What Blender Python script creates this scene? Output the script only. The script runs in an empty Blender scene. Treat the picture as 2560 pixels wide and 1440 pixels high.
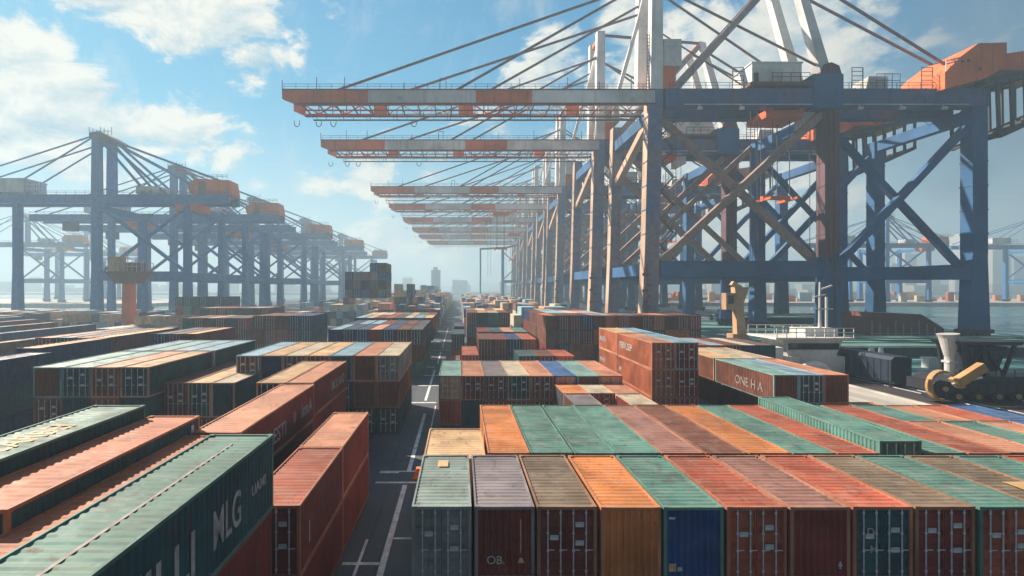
import bpy, math, random
from mathutils import Vector, Matrix

C = bpy.context.scene.collection
R = math.radians
rnd = random.Random(11)
F_PX, VPX, VPY, CAMZ = 1300.0, 1150.0, 720.0, 14.5

# ------------------------------------------------------------------ mesh helpers
class MB:
    def __init__(s):
        s.v, s.f, s.m = [], [], []

    def quad(s, a, b, c, d, m=0):
        i = len(s.v)
        s.v += [tuple(a), tuple(b), tuple(c), tuple(d)]
        s.f.append((i, i + 1, i + 2, i + 3)); s.m.append(m)
        return s

    def hexa(s, p, m=0):
        i = len(s.v)
        s.v += [tuple(q) for q in p]
        for f in ((0, 3, 2, 1), (4, 5, 6, 7), (0, 1, 5, 4), (1, 2, 6, 5), (2, 3, 7, 6), (3, 0, 4, 7)):
            s.f.append(tuple(i + k for k in f)); s.m.append(m)
        return s

    def box(s, x0, x1, y0, y1, z0, z1, m=0):
        return s.hexa([(x0, y0, z0), (x1, y0, z0), (x1, y1, z0), (x0, y1, z0),
                       (x0, y0, z1), (x1, y0, z1), (x1, y1, z1), (x0, y1, z1)], m)

    def beam(s, p, q, w, h, w2=None, h2=None, m=0):
        p, q = Vector(p), Vector(q)
        d = (q - p).normalized()
        a = Vector((1, 0, 0)) if abs(d.z) > .93 else d.cross(Vector((0, 0, 1))).normalized()
        b = d.cross(a).normalized()
        w2 = w if w2 is None else w2
        h2 = h if h2 is None else h2
        P = [p - a * w / 2 - b * h / 2, p + a * w / 2 - b * h / 2, p + a * w / 2 + b * h / 2, p - a * w / 2 + b * h / 2]
        Q = [q - a * w2 / 2 - b * h2 / 2, q + a * w2 / 2 - b * h2 / 2, q + a * w2 / 2 + b * h2 / 2, q - a * w2 / 2 + b * h2 / 2]
        return s.hexa(P + Q, m)

    def tube(s, pts, r, n=8, m=0, r2=None):
        pts = [Vector(p) for p in pts]
        i0 = len(s.v)
        N = len(pts)
        for k, p in enumerate(pts):
            d = (pts[min(k + 1, N - 1)] - pts[max(k - 1, 0)]).normalized()
            a = Vector((1, 0, 0)) if abs(d.x) < .8 else Vector((0, 1, 0))
            a = (a - d * a.dot(d)).normalized(); b = d.cross(a)
            rr = r if r2 is None else r + (r2 - r) * k / (N - 1)
            for j in range(n):
                t = 2 * math.pi * j / n
                s.v.append(tuple(p + a * math.cos(t) * rr + b * math.sin(t) * rr))
        for k in range(N - 1):
            for j in range(n):
                s.f.append((i0 + k * n + j, i0 + k * n + (j + 1) % n, i0 + (k + 1) * n + (j + 1) % n, i0 + (k + 1) * n + j)); s.m.append(m)
        s.f.append(tuple(i0 + j for j in range(n))); s.m.append(m)
        s.f.append(tuple(i0 + (N - 1) * n + j for j in reversed(range(n)))); s.m.append(m)
        return s

    def prism(s, poly, y0, y1, m=0):            # (x,z) outline extruded along y
        i = len(s.v); n = len(poly)
        s.v += [(x, y0, z) for x, z in poly] + [(x, y1, z) for x, z in poly]
        s.f.append(tuple(range(i, i + n))); s.m.append(m)
        s.f.append(tuple(range(i + 2 * n - 1, i + n - 1, -1))); s.m.append(m)
        for k in range(n):
            s.f.append((i + k, i + (k + 1) % n, i + n + (k + 1) % n, i + n + k)); s.m.append(m)
        return s

    def corr(s, o, u, L, v, H, n, period, depth, m=0):
        o, u, v, n = Vector(o), Vector(u), Vector(v), Vector(n)
        k = max(1, round(L / period)); p = L / k
        prof = [(0, 0)]
        for i in range(k):
            b = i * p
            prof += [(b + p * .26, 0), (b + p * .5, -depth), (b + p * .76, -depth), (b + p, 0)]
        for (a0, d0), (a1, d1) in zip(prof, prof[1:]):
            s.quad(o + u * a0 + n * d0, o + u * a1 + n * d1, o + u * a1 + n * d1 + v * H, o + u * a0 + n * d0 + v * H, m)
        return s

    def mesh(s, name, mats):
        me = bpy.data.meshes.new(name)
        me.from_pydata(s.v, [], s.f)
        for mt in (mats if isinstance(mats, (list, tuple)) else [mats]):
            me.materials.append(mt)
        if any(s.m):
            me.polygons.foreach_set('material_index', s.m)
        me.update()
        return me

    def build(s, name, mats, parent=None, loc=(0, 0, 0), color=None):
        return link(name, s.mesh(name, mats), parent, loc, color)


def link(name, me, parent=None, loc=(0, 0, 0), color=None):
    o = bpy.data.objects.new(name, me)
    C.objects.link(o)
    o.location = loc
    if parent is not None:
        o.parent = parent
    if color is not None:
        o.color = (*color, 1)
    return o


def tag(o, label=None, cat=None, group=None, kind=None):
    if label: o['label'] = label
    if cat: o['category'] = cat
    if group: o['group'] = group
    if kind: o['kind'] = kind
    return o


def empty(name, loc):
    o = bpy.data.objects.new(name, None)
    C.objects.link(o); o.location = loc; o.empty_display_size = .3
    return o


def copy_tree(o, parent=None):
    c = o.copy(); C.objects.link(c)
    if parent is not None:
        c.parent = parent
    for ch in list(o.children):
        copy_tree(ch, c)
    return c

# ------------------------------------------------------------------ materials
class NT:
    def __init__(s, nt):
        s.nt = nt

    def n(s, t, **kw):
        nd = s.nt.nodes.new(t)
        for k, v in kw.items():
            setattr(nd, k, v)
        return nd

    def set(s, sock, val):
        if isinstance(val, bpy.types.NodeSocket):
            s.nt.links.new(val, sock)
        elif val is not None:
            sock.default_value = val

    def math(s, op, a, b=None, c=None, clamp=False):
        nd = s.n('ShaderNodeMath', operation=op, use_clamp=clamp)
        for i, x in enumerate((a, b, c)):
            s.set(nd.inputs[i], x)
        return nd.outputs[0]

    def vmath(s, op, a, b=None):
        nd = s.n('ShaderNodeVectorMath', operation=op)
        s.set(nd.inputs[0], a)
        if b is not None: s.set(nd.inputs[1], b)
        return nd.outputs['Value'] if op in ('LENGTH', 'DOT_PRODUCT', 'DISTANCE') else nd.outputs[0]

    def mix(s, f, a, b, mode='MIX'):
        nd = s.n('ShaderNodeMix', data_type='RGBA', blend_type=mode)
        s.set(nd.inputs[0], f); s.set(nd.inputs[6], a); s.set(nd.inputs[7], b)
        return nd.outputs[2]

    def noise(s, vec, scale, detail=4, rough=.55, dist=0):
        nd = s.n('ShaderNodeTexNoise')
        s.set(nd.inputs['Vector'], vec)
        nd.inputs['Scale'].default_value = scale
        nd.inputs['Detail'].default_value = detail
        nd.inputs['Roughness'].default_value = rough
        nd.inputs['Distortion'].default_value = dist
        return nd.outputs[0]

    def ramp(s, x, lo, hi, a=0., b=1.):
        nd = s.n('ShaderNodeMapRange', interpolation_type='SMOOTHSTEP')
        s.set(nd.inputs[0], x)
        nd.inputs[1].default_value = lo; nd.inputs[2].default_value = hi
        nd.inputs[3].default_value = a; nd.inputs[4].default_value = b
        return nd.outputs[0]


def new_mat(name):
    m = bpy.data.materials.new(name)
    m.use_nodes = True
    nt = NT(m.node_tree)
    b = m.node_tree.nodes['Principled BSDF']
    return m, nt, b


def c4(c):
    return (*c, 1)


def paint(name, color=None, attr=None, rust=.3, streak=.5, rough=.55, dust=.3, scale=1., rustcol=(.13, .045, .022), metal=0):
    m, t, b = new_mat(name)
    oi = t.n('ShaderNodeObjectInfo')
    tc = t.n('ShaderNodeTexCoord')
    off = t.vmath('SCALE', oi.outputs['Random'])
    cmb = t.n('ShaderNodeCombineXYZ')
    r100 = t.math('MULTIPLY', oi.outputs['Random'], 137.)
    r71 = t.math('MULTIPLY', oi.outputs['Random'], 71.)
    t.set(cmb.inputs[0], r100); t.set(cmb.inputs[1], r71); t.set(cmb.inputs[2], r100)
    p = t.vmath('ADD', tc.outputs['Object'], cmb.outputs[0])
    base = oi.outputs['Color'] if color is None else c4(color)
    if attr:
        an = t.n('ShaderNodeAttribute', attribute_type='OBJECT', attribute_name=attr)
        base = an.outputs['Color']
    n1 = t.noise(p, .35 * scale, 5, .6)
    v = t.ramp(n1, .28, .72, .62, 1.25)
    col = t.mix(1., base, v, 'MULTIPLY')
    # chalky fading, in blotches
    n2 = t.noise(p, 1.1 * scale, 6, .65)
    fade = t.ramp(n2, .46, .76, 0, .32)
    # vertical run marks
    pz = t.vmath('MULTIPLY', p, (5 * scale, 5 * scale, .22 * scale))
    n3 = t.noise(pz, 1.0, 4, .6)
    geo = t.n('ShaderNodeNewGeometry')
    sep = t.n('ShaderNodeSeparateXYZ'); t.set(sep.inputs[0], geo.outputs['Normal'])
    up = t.ramp(t.math('ABSOLUTE', sep.outputs[2]), .5, .8)
    side = t.math('SUBTRACT', 1., up)
    sf = t.math('MULTIPLY', t.ramp(n3, .54, .72, 0, streak), side)
    col = t.mix(sf, col, c4(rustcol))
    col = t.mix(t.math('MULTIPLY', fade, t.math('MULTIPLY_ADD', up, .65, .30)), col, (.42, .38, .34, 1))
    # dust and rain marks lying across the roof
    pr = t.vmath('MULTIPLY', p, (.35 * scale, 4.2 * scale, 1))
    n4 = t.noise(pr, 1.0, 4, .65)
    df = t.math('MULTIPLY', t.ramp(n4, .40, .72, 0, dust), up)
    col = t.mix(df, col, (.36, .30, .24, 1))
    # puddle stains dried on the roof
    n6 = t.noise(t.vmath('MULTIPLY', p, (1.1 * scale, .7 * scale, 1)), 1., 7, .66, .6)
    st = t.math('MULTIPLY', t.ramp(n6, .56, .66, 0, .42), up)
    col = t.mix(st, col, (.085, .06, .05, 1))
    # rust spots
    n5 = t.noise(p, 2.6 * scale, 8, .72)
    rf = t.ramp(n5, .575, .68, 0, rust)
    col = t.mix(rf, col, c4(rustcol))
    t.set(b.inputs['Base Color'], col)
    t.set(b.inputs['Roughness'], t.ramp(n2, .3, .8, rough, rough + .25))
    b.inputs['Metallic'].default_value = metal
    b.inputs['Specular IOR Level'].default_value = .2
    return m


def plain(name, color, rough=.6, metal=0, nscale=.8, var=.25):
    m, t, b = new_mat(name)
    tc = t.n('ShaderNodeTexCoord')
    n1 = t.noise(tc.outputs['Object'], nscale, 6, .6)
    col = t.mix(1., c4(color), t.ramp(n1, .25, .75, 1 - var, 1 + var), 'MULTIPLY')
    t.set(b.inputs['Base Color'], col)
    b.inputs['Roughness'].default_value = rough
    b.inputs['Metallic'].default_value = metal
    return m


M = {}
M['box'] = paint('container_paint', None, rust=.62, streak=.5, dust=.30)
M['boxroof'] = paint('container_roof_paint', None, 'roof_colour', rust=.55, streak=.3, dust=.30)
M['rod'] = plain('galvanised_steel', (.52, .54, .56), .5, .1, 3)
M['letter'] = plain('stencil_paint', (.38, .36, .35), .7, 0, 3, .35)
M['letter_orange'] = plain('stencil_paint_orange', (.60, .38, .20), .7, 0, 3, .35)
M['letter_dim'] = plain('stencil_paint_worn', (.24, .20, .18), .7, 0, 2, .5)
M['plate'] = plain('placard', (.46, .50, .52), .5, 0, 4, .3)
M['blue'] = paint('crane_blue', (.030, .118, .27), rust=.30, streak=.45, dust=.1, scale=.16, rustcol=(.17, .075, .06))
M['pale'] = paint('crane_pale', (.54, .37, .27), rust=.4, streak=.35, dust=.1, scale=.16, rustcol=(.22, .10, .07))  # peach of sunlit steel put into the paint colour
M['rustleg'] = paint('crane_oxide', (.15, .085, .10), rust=.4, streak=.6, dust=.1, scale=.16, rustcol=(.19, .06, .04))
M['orange'] = paint('crane_orange', (.76, .16, .045), rust=.25, streak=.35, dust=.1, scale=.16)
M['white'] = paint('crane_white', (.76, .75, .73), rust=.25, streak=.25, dust=.1, scale=.16)
M['oxide'] = paint('crane_rail_oxide', (.20, .07, .05), rust=.3, streak=.3, dust=.1, scale=.2)
M['cable'] = plain('steel_rope', (.10, .085, .09), .6, .2)
M['house'] = paint('house_white', (.66, .65, .62), rust=.3, streak=.25, dust=.2, scale=.3)
M['tan'] = paint('tan_paint', (.56, .33, .18), rust=.35, streak=.3, dust=.1, scale=.4)
M['dark'] = plain('dark_steel', (.022, .024, .032), .5, .2, 1)
M['navy'] = plain('navy_steel', (.018, .028, .055), .5, .1, 1)
M['yellow'] = paint('yellow_paint', (.52, .30, .11), rust=.3, streak=.3, scale=.6)
M['glass'] = plain('dark_glass', (.02, .03, .04), .08, 0)
M['concrete'] = plain('concrete', (.46, .43, .39), .85, 0, .3, .25)
M['whitepaint'] = plain('road_paint', (.66, .67, .68), .8, 0, 1.2, .35)
M['rubber'] = plain('rubber', (.02, .02, .02), .8)


def ground_mat():
    m, t, b = new_mat('asphalt')
    tc = t.n('ShaderNodeTexCoord')
    P = tc.outputs['Object']
    n1 = t.noise(P, .05, 6, .6)
    n2 = t.noise(P, .6, 6, .65)
    n3 = t.noise(t.vmath('MULTIPLY', P, (1.6, .05, 1)), 1., 4, .6)
    col = t.mix(t.ramp(n1, .3, .7), (.050, .062, .080, 1), (.085, .096, .112, 1))
    col = t.mix(t.ramp(n2, .48, .75, 0, .45), col, (.125, .13, .135, 1))
    col = t.mix(t.ramp(n3, .52, .7, 0, .55), col, (.022, .026, .034, 1))
    t.set(b.inputs['Base Color'], col)
    t.set(b.inputs['Roughness'], t.ramp(n2, .3, .7, .62, .85))
    return m


def water_mat():
    m, t, b = new_mat('harbour_water')
    tc = t.n('ShaderNodeTexCoord')
    P = tc.outputs['Object']
    n = t.noise(t.vmath('MULTIPLY', P, (.05, .22, 1)), 1., 6, .6)
    n2 = t.noise(t.vmath('MULTIPLY', P, (.004, .03, 1)), 1., 4, .6)
    b.inputs['Base Color'].default_value = (.045, .12, .13, 1)
    t.set(b.inputs['Roughness'], t.ramp(n2, .35, .65, .12, .38))
    bp = t.n('ShaderNodeBump'); bp.inputs['Strength'].default_value = .35; bp.inputs['Distance'].default_value = 1.
    t.set(bp.inputs['Height'], n); t.set(b.inputs['Normal'], bp.outputs[0])
    return m


def stripes_mat(name, a, bcol, s):
    m, t, b = new_mat(name)
    tc = t.n('ShaderNodeTexCoord')
    n = t.noise(t.vmath('MULTIPLY', tc.outputs['Object'], s), 1., 5, .6)
    t.set(b.inputs['Base Color'], t.mix(t.ramp(n, .42, .6), c4(a), c4(bcol)))
    b.inputs['Roughness'].default_value = .7
    return m


def tower_mat(name, col, win):
    m, t, b = new_mat(name)
    tc = t.n('ShaderNodeTexCoord')
    br = t.n('ShaderNodeTexBrick', offset=0)
    sw = t.n('ShaderNodeSeparateXYZ'); t.set(sw.inputs[0], tc.outputs['Object'])
    cb = t.n('ShaderNodeCombineXYZ')
    t.set(cb.inputs[0], t.math('ADD', sw.outputs[0], sw.outputs[1])); t.set(cb.inputs[1], sw.outputs[2])
    t.set(br.inputs['Vector'], cb.outputs[0])
    br.inputs['Color1'].default_value = c4(win); br.inputs['Color2'].default_value = c4([w * 1.5 for w in win])
    br.inputs['Mortar'].default_value = c4(col)
    br.inputs['Scale'].default_value = 1; br.inputs['Mortar Size'].default_value = 1.1
    br.inputs['Brick Width'].default_value = 5.; br.inputs['Row Height'].default_value = 4.
    t.set(b.inputs['Base Color'], br.outputs[0])
    b.inputs['Roughness'].default_value = .7
    return m


M['asphalt'] = ground_mat()
M['water'] = water_mat()
M['apron'] = stripes_mat('green_apron', (.04, .15, .155), (.12, .29, .265), (.012, .11, 1))
M['strip'] = stripes_mat('pale_strip', (.36, .34, .31), (.52, .48, .43), (.4, .03, 1))
M['ballast'] = stripes_mat('rail_bed', (.025, .022, .026), (.06, .045, .042), (1.2, .05, 1))
M['tower_white'] = tower_mat('tower_white', (.62, .58, .50), (.16, .18, .20))
M['tower_tan'] = tower_mat('tower_tan', (.50, .40, .30), (.14, .14, .15))
M['tower_grey'] = tower_mat('tower_grey', (.30, .34, .38), (.12, .14, .17))
M['hill'] = stripes_mat('hill_scrub', (.04, .06, .05), (.08, .09, .07), (.01, .01, .03))

# ------------------------------------------------------------------ camera
cd = bpy.data.cameras.new('camera')
cam = bpy.data.objects.new('camera', cd); C.objects.link(cam)
cam.location = (0, 0, CAMZ); cam.rotation_euler = (R(90), 0, 0)
cd.sensor_width = 36; cd.lens = 36 * F_PX / 2560
cd.shift_x = (1280 - VPX) / 2560
cd.clip_start = .2; cd.clip_end = 12000
bpy.context.scene.camera = cam

# ------------------------------------------------------------------ sun, sky, clouds
SUN_EL, SUN_AZ = R(36), R(-52)            # azimuth measured from +Y towards +X
sd = Vector((math.sin(SUN_AZ) * math.cos(SUN_EL), math.cos(SUN_AZ) * math.cos(SUN_EL), math.sin(SUN_EL)))
sl = bpy.data.lights.new('sun', 'SUN'); sl.energy = 5.0; sl.angle = R(.5); sl.color = (1., .85, .69)
so = bpy.data.objects.new('sun', sl); C.objects.link(so)
so.rotation_euler = (-sd).to_track_quat('-Z', 'Y').to_euler(); so.location = (-60, 60, 100)

w = bpy.data.worlds.new('World'); bpy.context.scene.world = w; w.use_nodes = True
t = NT(w.node_tree)
bg = w.node_tree.nodes['Background']
sky = t.n('ShaderNodeTexSky', sky_type='NISHITA', sun_disc=False)
sky.sun_elevation = SUN_EL; sky.sun_rotation = SUN_AZ
sky.air_density = 1.0; sky.dust_density = .2; sky.ozone_density = 2.0
tc = t.n('ShaderNodeTexCoord')
D = t.vmath('NORMALIZE', tc.outputs['Generated'])
S0 = t.mix(1., sky.outputs[0], (.38, 1.0, 1.30, 1), 'MULTIPLY')
# bright sky round the sun rolls off instead of clipping
den_ = t.mix(1., t.mix(1., S0, (.085, .105, .110, 1), 'MULTIPLY'), (1, 1, 1, 1), 'ADD')
SKYCOL = t.vmath('MULTIPLY', t.vmath('DIVIDE', S0, den_), (1.25, 1.25, 1.25))


def direc(px, py):
    return Vector(((px - VPX) / F_PX, 1, (VPY - py) / F_PX)).normalized()


def blob(px, py, rx, ry, wgt):
    c = direc(px, py)
    k = c.y                                   # tangent-plane scale towards the frame's edge
    v = t.vmath('SUBTRACT', D, tuple(c))
    v = t.vmath('MULTIPLY', v, (F_PX / rx / k, F_PX / rx / k, F_PX / ry / k))
    return t.ramp(t.vmath('LENGTH', v), 0., 1.25, wgt, 0.)


def blobs(lst):
    acc = None
    for b_ in lst:
        x = blob(*b_)
        acc = x if acc is None else t.math('MAXIMUM', acc, x)
    return acc

CL = [(30, 110, 170, 170, .70), (110, 290, 360, 190, .72), (360, 320, 330, 140, .66), (500, 370, 200, 100, .56),
      (300, 20, 260, 90, .5), (540, 60, 280, 140, .60), (650, 150, 170, 110, .58), (150, 390, 300, 90, .5),
      (790, 460, 120, 90, .44), (640, 450, 80, 60, .40), (930, 450, 130, 110, .55), (1080, 420, 90, 70, .46),
      (840, 20, 110, 70, .42), (1390, 150, 130, 110, .66), (1300, 200, 130, 70, .60), (1600, 120, 180, 190, .70),
      (1780, 300, 480, 380, .80), (1950, 120, 330, 200, .66), (1560, 420, 260, 200, .7), (1780, 560, 420, 160, .8), (2060, 420, 260, 240, .6), (1560, 30, 90, 110, .66), (1250, 300, 110, 80, .45), (2150, 330, 300, 240, .45),
      (1050, 620, 380, 90, .50), (700, 640, 360, 70, .40), (2480, 60, 260, 120, .40), (1650, 560, 500, 150, .55)]
cover = blobs(CL)
Dn = t.vmath('MULTIPLY', D, (1, 1, 1.7))


def dens(vec):
    n = t.noise(vec, 8.5, 11, .62, .35)
    n2 = t.noise(vec, 3.0, 3, .5)
    return t.math('ADD', t.math('MULTIPLY', t.math('SUBTRACT', n, .5), 1.9), t.math('MULTIPLY', t.math('SUBTRACT', n2, .5), .7))

d0 = dens(Dn)
d1 = dens(t.vmath('ADD', Dn, tuple(Vector((sd.x, sd.y * .4, sd.z * 1.5)) * .03)))
den = t.math('ADD', d0, cover)
alpha = t.ramp(den, .24, .50)
lit = t.math('ADD', .66, t.math('MULTIPLY', t.math('SUBTRACT', d0, d1), 2.0), clamp=True)
ccol = t.mix(lit, (2.9, 4.1, 4.8, 1), (7.0, 6.8, 6.1, 1))
cir = t.noise(t.vmath('MULTIPLY', D, (7., 7., 2.2)), 1.4, 8, .68, .8)
cirf = t.ramp(cir, .50, .74, 0, .28)
SKYCOL = t.mix(cirf, SKYCOL, (5.6, 5.8, 5.6, 1))
sz = t.n('ShaderNodeSeparateXYZ'); t.set(sz.inputs[0], D)
hzf = t.ramp(sz.outputs[2], .02, .34, .70, 0.)
SKYCOL = t.mix(hzf, SKYCOL, (5.0, 5.7, 5.8, 1))
grey = blobs([(2460, 330, 360, 380, 1.), (2580, 620, 360, 240, .9), (2480, 60, 250, 160, .8), (2420, 560, 220, 120, .6)])
gf = t.math('MULTIPLY', grey, t.ramp(d0, -.3, .3, .6, 1.), clamp=True)
sk = t.mix(t.math('MULTIPLY', alpha, .96), SKYCOL, ccol)
sk = t.mix(gf, sk, (1.2, 2.2, 3.1, 1))
# unseen dark cloud bank added behind the viewer to cut the fill light
bk = t.ramp(t.vmath('DOT_PRODUCT', D, tuple(Vector((.6, -1, .3)).normalized())), -.45, .35)
sk = t.mix(t.math('MULTIPLY', bk, .93), sk, (.90, 1.06, 1.38, 1))
t.set(bg.inputs['Color'], sk)
bg.inputs['Strength'].default_value = .066

# ------------------------------------------------------------------ setting
def sheet(name, x0, x1, y0, y1, z, mat, depth=None):
    b = MB()
    if depth:
        b.box(x0, x1, y0, y1, z - depth, z)
    else:
        b.quad((x0, y0, z), (x1, y0, z), (x1, y1, z), (x0, y1, z))
    return tag(b.build(name, mat), kind='structure')

sheet('harbour_water', -3300, 3300, -120, 4400, -1.6, M['water'])
g = MB()
g.box(-205, 172, -40, 900, -4, 0)
tag(g.build('yard_ground', M['asphalt']), kind='structure')
sheet('green_quay_apron', 73, 171.5, 64, 262, .006, M['apron'])
sheet('pale_quay_strip', 43, 57.5, 20, 120, .008, M['strip'])
sheet('pale_yard_strip', 17.4, 20.2, 42, 86, .008, M['strip'])
sheet('rail_bed', 57.9, 70.5, -38, 137, .008, M['ballast'])
for k, (x, wd, z) in enumerate(((57.7, .5, .20), (71.6, .7, .35))):
    b = MB(); b.box(x - wd / 2, x + wd / 2, -38, 136, .003, z)
    tag(b.build('quay_kerb', M['concrete']), kind='structure')
# white lines on the green apron
b = MB()
for y, q in ((92, .5), (112, .4), (131, .6), (163, .7), (188, 1.2), (214, 1.6), (222, 1.2), (240, 2.4), (251, 1.5)):
    b.box(74, 171, y, y + q, .010, .014)
tag(b.build('apron_lines', M['whitepaint']), kind='structure')
# road markings
b = MB()
z0, z1 = .004, .008
for (x, wd, ya, yb) in ((-4.05, .34, 2, 38.3), (-4.05, .34, 41.2, 60), (-4.45, .34, 67, 92), (-4.3, .30, 100, 118), (-5.35, .16, 2, 30),
                        (-4.3, .26, 126, 190), (-3.0, .14, 41.4, 64)):
    b.quad((x - wd / 2, ya, z1), (x + wd / 2, ya, z1), (x + wd / 2, yb, z1), (x - wd / 2, yb, z1))
for (xa, xb, y, wd) in ((-6.2, -4.25, 27.2, .28), (-6.3, -2.1, 38.6, .30), (-6.3, -4.8, 40.7, .35), (-6.3, -2.1, 41.0, .22), (-3.85, -2.0, 30, .2),
                        (-6.3, -3.0, 65.5, .5), (-6.2, -2.2, 77, .5), (-6.2, -2.2, 86, .5), (-6.2, -4.6, 95, .6), (-6.2, -2.2, 106, .5),
                        (-6.2, -2.2, 121, .6), (-6.2, -2.2, 140, .7), (-6.2, -2.2, 165, .8), (-6.2, -2.2, 195, .9), (-6.2, -2.2, 230, 1.), (-6.2, -2.2, 280, 1.2)):
    b.quad((xa, y, z1 + .004), (xb, y, z1 + .004), (xb, y + wd, z1 + .004), (xa, y + wd, z1 + .004))
tag(b.build('road_markings', M['whitepaint']), kind='structure')
# far piers and shores
sheet('far_pier', -1100, -262, 430, 640, 1.4, M['concrete'], 3.5)
sheet('far_shore', -3200, 3200, 1250, 2100, 2.0, M['asphalt'], 4)
sheet('far_quay', 185, 1500, 470, 640, 1.2, M['concrete'], 3)
# hills
hb = MB()
for (xa, xb, y, hmax, seed) in ((500, 3000, 2600, 150, 1), (-3000, -300, 3300, 95, 2), (-400, 700, 3600, 70, 5)):
    r_ = random.Random(seed); n = 40; prev = None
    ph = [r_.uniform(0, 6.28) for _ in range(4)]
    for i in range(n + 1):
        u = i / n; x = xa + (xb - xa) * u
        h = hmax * (.45 + .3 * math.sin(2.3 * u * 3 + ph[0]) * .6 + .18 * math.sin(17 * u + ph[1]) + .07 * math.sin(41 * u + ph[2])) * min(1, 6 * u, 6 * (1 - u))
        h = max(h, 2)
        if prev:
            x0, h0 = prev
            hb.quad((x0, y, -2), (x, y, -2), (x, y + 90, h * .7), (x0, y + 90, h0 * .7))
            hb.quad((x0, y + 90, h0 * .7), (x, y + 90, h * .7), (x, y + 220, h), (x0, y + 220, h0))
            hb.quad((x0, y + 220, h0), (x, y + 220, h), (x, y + 500, -2), (x0, y + 500, -2))
        prev = (x, h)
tag(hb.build('hills', M['hill']), kind='structure')

# ------------------------------------------------------------------ shipping containers
PAL = {
    'red': (.40, .098, .055), 'maroon': (.20, .036, .032), 'brown': (.165, .062, .042), 'orange': (.60, .21, .065), 'rust': (.42, .135, .05),
    'tan': (.60, .39, .21), 'cream': (.56, .47, .34), 'teal': (.095, .225, .19), 'dark teal': (.024, .082, .095),
    'blue': (.045, .135, .32), 'navy': (.020, .050, .135), 'pale blue': (.24, .40, .50), 'grey': (.235, .255, .255),
    'grey green': (.22, .29, .27), 'mauve grey': (.225, .20, .215), 'salmon': (.56, .25, .15), 'dark grey': (.085, .085, .10),
    'olive brown': (.17, .125, .085), 'pale teal': (.20, .36, .34), 'gold': (.50, .30, .09), 'brick': (.44, .135, .065), 'dusty red': (.28, .135, .11), 'dark blue': (.022, .075, .23),
}
MC = {}
GRP = 'stacked shipping containers'
WDEF = 2.38


def cmesh(kind, W, L, H):
    key = (kind, round(W, 2), round(L, 2), round(H, 2))
    if key in MC:
        return MC[key]
    b = MB(); hw = W / 2
    mats = M['box']
    fine = kind != 'far'
    per = .30 if fine else .62

    def frame():
        p = .13
        for sx in (-1, 1):
            for y in (0, L - p):
                xa = sx * hw; b.box(min(xa, xa - sx * p), max(xa, xa - sx * p), y, y + p, .13, H - .13)
                for z in (0, H - .13):
                    e = .004
                    b.box(min(xa + sx * e, xa - sx * .19), max(xa + sx * e, xa - sx * .19), (y - e if y == 0 else L - .2), (.2 if y == 0 else L + e), z, z + .13)
            xa = sx * hw
            b.box(min(xa, xa - sx * .09), max(xa, xa - sx * .09), .2, L - .2, .01, .15)
            b.box(min(xa, xa - sx * .09), max(xa, xa - sx * .075), .2, L - .2, H - .11, H - .004)
        for y in (0, L - .11):
            b.box(-hw + .19, hw - .19, y, y + .11, .01, .14)
            b.box(-hw + .19, hw - .19, y, y + .11, H - .125, H - .01)
        b.quad((-hw + .09, .11, .06), (hw - .09, .11, .06), (hw - .09, L - .11, .06), (-hw + .09, L - .11, .06))

    def side(sx):
        b.corr((sx * (hw - .012), .13, .15), (0, 1, 0), L - .26, (0, 0, 1), H - .26, (sx, 0, 0), per, .045)

    def roof():
        b.corr((-hw + .075, .11, H - .045), (0, 1, 0), L - .22, (1, 0, 0), W - .15, (0, 0, 1), .36 if fine else .9, .03, 0 if fine else 1)

    def end(far):
        if far:
            b.corr((-hw + .13, L - .014, .14), (1, 0, 0), W - .26, (0, 0, 1), H - .265, (0, 1, 0), .28, .045)
        else:
            b.corr((-hw + .13, .014, .14), (1, 0, 0), W - .26, (0, 0, 1), H - .265, (0, -1, 0), .28, .075)

    def door(sx):
        xa, xb = sorted((sx * .012, sx * (hw - .135)))
        b.corr((xa + .05, .05, .17), (0, 0, 1), H - .33, (1, 0, 0), xb - xa - .1, (0, -1, 0), (H - .33) / 4., .045)
        for (x0, x1) in ((xa, xa + .05), (xb - .05, xb)):
            b.box(x0, x1, .035, .09, .145, H - .13)
        b.box(xa + .05, xb - .05, .035, .09, .145, .175); b.box(xa + .05, xb - .05, .035, .09, H - .16, H - .13)

    if kind == 'frame': frame()
    elif kind == 'side_r': side(1)
    elif kind == 'side_l': side(-1)
    elif kind == 'roof': roof()
    elif kind == 'end_near': end(False)
    elif kind == 'end_far': end(True)
    elif kind == 'door_r': door(1)
    elif kind == 'door_l': door(-1)
    elif kind == 'bar':
        b.tube([(0, .008, .16), (0, .008, H - .14)], .027, 6)
        for z in (.3, H * .38, H * .62, H - .3):
            b.box(-.045, .045, -.008, .036, z, z + .07)
        b.box(0, .26, -.016, .004, H * .40, H * .40 + .035)
        mats = M['rod']
    elif kind == 'plate':
        b.box(-.17, .17, .0, .014, -.10, .10); mats = M['plate']
    elif kind == 'far':
        frame(); side(1); side(-1); roof(); end(True); end(False); mats = [M['box'], M['boxroof']]
    elif kind == 'fardoor':
        frame(); side(1); side(-1); roof(); end(True); door(1); door(-1)
        n0 = len(b.f)
        for x in (-.75, -.28, .28, .75):
            b.box(x * hw / 1.19 - .03, x * hw / 1.19 + .03, -.01, .035, .16, H - .14, 2)
        mats = [M['box'], M['boxroof'], M['rod']]
    MC[key] = b.mesh({'bar': 'locking_bar', 'plate': 'placard'}.get(kind, 'container_' + kind.split('_')[0]), mats)
    return MC[key]

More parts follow.
